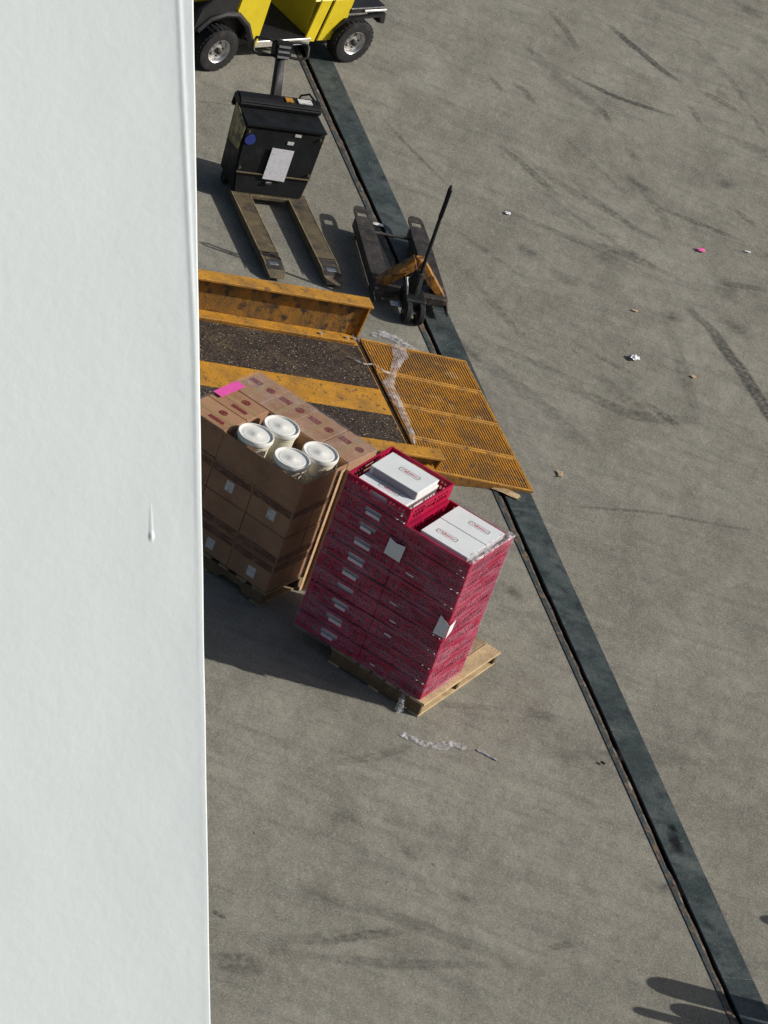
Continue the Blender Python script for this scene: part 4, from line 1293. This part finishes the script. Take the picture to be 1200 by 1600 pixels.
# crumpled film folded over the right-hand rim
vs, fs = [], []
nx, ny = 8, 40
for j in range(ny + 1):
    for i in range(nx + 1):
        a = 0.012 - 0.075 * i / nx * (0.8 + 0.5 * noise.noise((j * 0.3, 1, 6)))
        b = -0.005 + 0.675 * j / ny
        z = PZ + 9 * TP + 0.020 + 0.012 * noise.noise((a * 30, b * 16, 2.2)) - 0.006 * i / nx + (-0.014 if i == 0 else 0)
        vs.append((a, b, z))
for j in range(ny):
    for i in range(nx):
        q = j * (nx + 1) + i
        fs.append((q, q + 1, q + nx + 2, q + nx + 1))
o = MB().add(vs, fs).build('folded_film', M['film_scrap'], None, 0, True)
o.location, o.rotation_euler = (RX, RY, 0), (0, 0, RROT)
tag(o, 'shiny crumpled film folded over the right rim of the shorter red column', 'plastic film')

# paper labels taped on the wrap
o = MB()
vs = [(-0.075, -0.004, -0.075), (0.072, -0.002, -0.082), (0.080, -0.004, 0.070), (0.0, -0.010, 0.060), (-0.068, -0.002, 0.072)]
o.add(vs + [(x, y + 0.0015, z) for x, y, z in vs], [(0, 1, 2, 3, 4), (9, 8, 7, 6, 5), (0, 5, 6, 1), (1, 6, 7, 2), (2, 7, 8, 3), (3, 8, 9, 4), (4, 9, 5, 0)])
o = o.build('paper_label', M['paper'])
P = Tr @ Vector((-0.625, -0.018, 0))
o.location, o.rotation_euler = (P.x, P.y, 1.215), (0, 0, RROT)
tag(o, 'white paper label taped between the two red columns near their tops', 'label')
o = thing('paper_label', 'white paper label bent round the right front corner of the red trays', 'label', (RX, RY, 0.83), RROT)
MB().hexa([(-0.095, -0.0185, -0.085), (0.012, -0.0185, -0.075), (0.012, -0.017, -0.075), (-0.095, -0.017, -0.085), (-0.080, -0.0185, 0.095), (0.012, -0.0185, 0.045), (0.012, -0.017, 0.045), (-0.080, -0.017, 0.095)]).build('front_half', M['paper'], o)
MB().hexa([(0.0195, -0.017, -0.075), (0.021, -0.017, -0.075), (0.021, 0.05, -0.02), (0.0195, 0.05, -0.02), (0.0195, -0.017, 0.045), (0.021, -0.017, 0.045), (0.021, 0.06, 0.08), (0.0195, 0.06, 0.08)]).build('side_half', M['paper'], o)


# ------------------------------------------------------------------ loose film and litter
def ribbon(name, label, pts, w, material, cat, amp=0.02, seed=0.0, n=60, m=6, widths=None):
    P = [Vector(p) for p in pts]
    vs, fs = [], []
    for i in range(n + 1):
        t = i / n * (len(P) - 1)
        k = min(int(t), len(P) - 2)
        f = t - k
        f2 = f * f * (3 - 2 * f)
        p = P[k].lerp(P[k + 1], f)
        d = (P[k + 1] - P[k])
        if k + 2 < len(P):
            d = d.lerp(P[k + 2] - P[k + 1], f2 * 0.5)
        nn = Vector((-d.y, d.x, 0)).normalized()
        ww = w * (0.65 + 0.6 * abs(noise.noise((i * 0.16, seed, 0.5))))
        if widths:
            a, b = widths[min(k, len(widths) - 1)], widths[min(k + 1, len(widths) - 1)]
            ww *= a + (b - a) * f
        ww *= min(1, (i + 1) / 4, (n - i + 1) / 4)
        for j in range(m + 1):
            s = j / m - 0.5
            q = p + nn * (s * ww)
            h = amp * (0.5 + abs(noise.noise((q.x * 17 + seed, q.y * 17, seed))) + 0.6 * noise.noise((q.x * 45, q.y * 45, seed))) * (1 - abs(s) * 1.3)
            vs.append((q.x, q.y, p.z + 0.004 + max(0, h)))
    for i in range(n):
        for j in range(m):
            a = i * (m + 1) + j
            fs.append((a, a + 1, a + m + 2, a + m + 1))
    o = MB().add(vs, fs).build(name, material, None, 0, True)
    return tag(o, label, cat)


ribbon('film_scrap', 'twisted strip of clear plastic film lying on the concrete before the pallet', [(0.693, 35.457, 0), (0.784, 35.421, 0), (0.899, 35.421, 0), (1.016, 35.441, 0), (1.101, 35.557, 0), (1.216, 35.565, 0)], 0.095, M['film_strip'], 'plastic film', 0.022, 2.0, 70, 7)
ribbon('film_scrap', 'small dark wisp of film beside the strip on the concrete', [(1.30, 35.60, 0), (1.358, 35.593, 0), (1.486, 35.553, 0)], 0.035, M['box_grey'], 'plastic film', 0.012, 5.0, 24, 4)
Tm = frame(1.119, 39.689, R(27.2))


def on_ramp(x, y, dzz=0.012):
    p = Tm @ Vector((x, y, 0))
    return (p.x, p.y, (rz(x) if x > HX else dz(x)) + dzz)


ribbon('film_scrap', 'long strip of clear plastic film draped across the orange ramp plates', [on_ramp(-0.66, 1.99), on_ramp(-0.70, 1.80), on_ramp(-0.80, 1.62), on_ramp(-0.86, 1.50), on_ramp(-0.98, 1.28), on_ramp(-0.98, 1.02), on_ramp(-0.98, 0.74), on_ramp(-1.0, 0.48), on_ramp(-1.03, 0.36)], 0.12, M['film_strip'], 'plastic film', 0.014, 8.0, 110, 7, [1.5, 1.3, 0.9, 0.6, 1.2, 1.0, 0.7, 0.5, 0.3])
ribbon('film_scrap', 'thin wisp of film across the hinge gap of the ramp', [on_ramp(-1.24, 1.62), on_ramp(-1.15, 1.53), on_ramp(-1.02, 1.56), on_ramp(-0.95, 1.47), on_ramp(-0.86, 1.47)], 0.045, M['film_scrap'], 'plastic film', 0.010, 12.0, 40, 4, [0.3, 0.8, 0.4, 1.0, 0.5])
ribbon('film_scrap', 'crumpled clear film on the concrete beside the far beam end', [(-0.62, 41.32, 0), (-0.56, 41.42, 0), (-0.45, 41.42, 0), (-0.30, 41.36, 0), (-0.18, 41.30, 0)], 0.12, M['film_scrap'], 'plastic film', 0.014, 15.0, 40, 6)
ribbon('film_scrap', 'strip of film hanging over the front pallet board of the red stack', [tuple(Tr @ Vector((-0.14, -0.04, 0.125))), tuple(Tr @ Vector((-0.115, -0.075, 0.08))), tuple(Tr @ Vector((-0.09, -0.12, 0.0)))], 0.06, M['film_scrap'], 'plastic film', 0.012, 18.0, 20, 5)


def scrap(name, label, x, y, sx, sy, h, material, cat='litter', rot=0.0):
    rr = random.Random(int((x * 31 + y * 17) * 100))
    vs, fs = [], []
    n = 5
    for j in range(n + 1):
        for i in range(n + 1):
            a, b = (i / n - 0.5), (j / n - 0.5)
            px, py = a * sx * (1 + 0.4 * noise.noise((b * 3 + x, 0, y))), b * sy * (1 + 0.4 * noise.noise((a * 3 + y, 1, x)))
            z = 0.012 + h * (0.5 + 0.5 * noise.noise((a * 3.5 + x, b * 3.5 + y, 2))) * (1 - max(abs(a), abs(b)))
            vs.append((px, py, z))
    for j in range(n):
        for i in range(n):
            q = j * (n + 1) + i
            fs.append((q, q + 1, q + n + 2, q + n + 1))
    o = MB().add(vs, fs).build(name, material, None, 0, False)
    o.location, o.rotation_euler = (x, y, 0), (0, 0, rot)
    return tag(o, label, cat)


scrap('paper_scrap', 'small bright pink paper scrap on the open concrete', 1.925, 45.035, 0.075, 0.06, 0.03, M['pink'], rot=0.4)
scrap('paper_scrap', 'small white crumpled paper scrap on the open concrete', 1.613, 42.571, 0.085, 0.085, 0.06, M['paper'], rot=0.7)
scrap('paper_scrap', 'flat tan scrap on the concrete right of the ramp', 1.291, 40.154, 0.05, 0.09, 0.01, M['dull_tan'], rot=0.3)
scrap('paper_scrap', 'tiny white fleck near the pink scrap', 2.347, 45.342, 0.05, 0.025, 0.01, M['paper'], rot=0.2)
scrap('paper_scrap', 'tiny pale fleck on the concrete right of the jack handle', 0.13, 44.397, 0.045, 0.05, 0.02, M['paper'], rot=0.2)
scrap('paper_scrap', 'tiny tan fleck on the concrete above the white scrap', 1.501, 43.447, 0.05, 0.03, 0.01, M['tan'], rot=0.1)
scrap('paper_scrap', 'tiny tan fleck on the concrete beside the long tyre mark', 2.164, 42.637, 0.04, 0.04, 0.01, M['tan'], rot=0.9)
scrap('dark_pebble', 'small dark pebble on the concrete left of the channel', 2.274, 36.03, 0.03, 0.045, 0.03, M['rubber'], 'pebble', rot=0.9)
scrap('wood_scrap', 'splintered pale wood scrap on the channel at the ramp corner', 0.905, 39.535, 0.22, 0.085, 0.03, M['wood'], 'wood scrap', rot=-0.1)
scrap('paper_scrap', 'pale scrap on the channel plate behind the jack forks', -0.93, 43.30, 0.09, 0.045, 0.03, M['paper'], rot=0.2)

# ------------------------------------------------------------------ unseen posts added just outside the right edge to cast shadows into view
for (tx, ty), h, r, lab in (((3.03, 33.402), 1.05, 0.115, 'thick round-topped yellow post added to cast a shadow from outside the lower right corner'), ((2.961, 33.0), 1.30, 0.055, 'tall thin yellow post added to cast a shadow from outside the lower right corner'), ((3.75, 34.74), 0.80, 0.07, 'short yellow post added to cast a shadow from outside the right edge'), ((3.24, 33.19), 0.75, 0.10, 'stout low yellow post added to cast a shadow from outside the lower right corner')):
    L = h / math.tan(SUN_EL)
    x, y = tx + 0.987 * L, ty + 0.16 * L
    p = thing('shadow_post', lab, 'post', (x, y, 0), 0, 'unseen posts added to cast shadows')
    MB().lathe([(r * 2.0, 0.0), (r * 2.0, 0.015), (r, 0.016), (r, h - r), (r * 0.92, h - r * 0.6), (r * 0.7, h - r * 0.28), (r * 0.38, h - r * 0.07), (0.003, h)], 24, None, False).build('shaft', M['post'], p, 0, True)
    MB().lathe([(r * 1.015, h * 0.72), (r * 1.02, h * 0.72), (r * 1.02, h * 0.82), (r * 1.015, h * 0.82)], 24, None, False).build('band', M['black_paint'], p, 0, True)
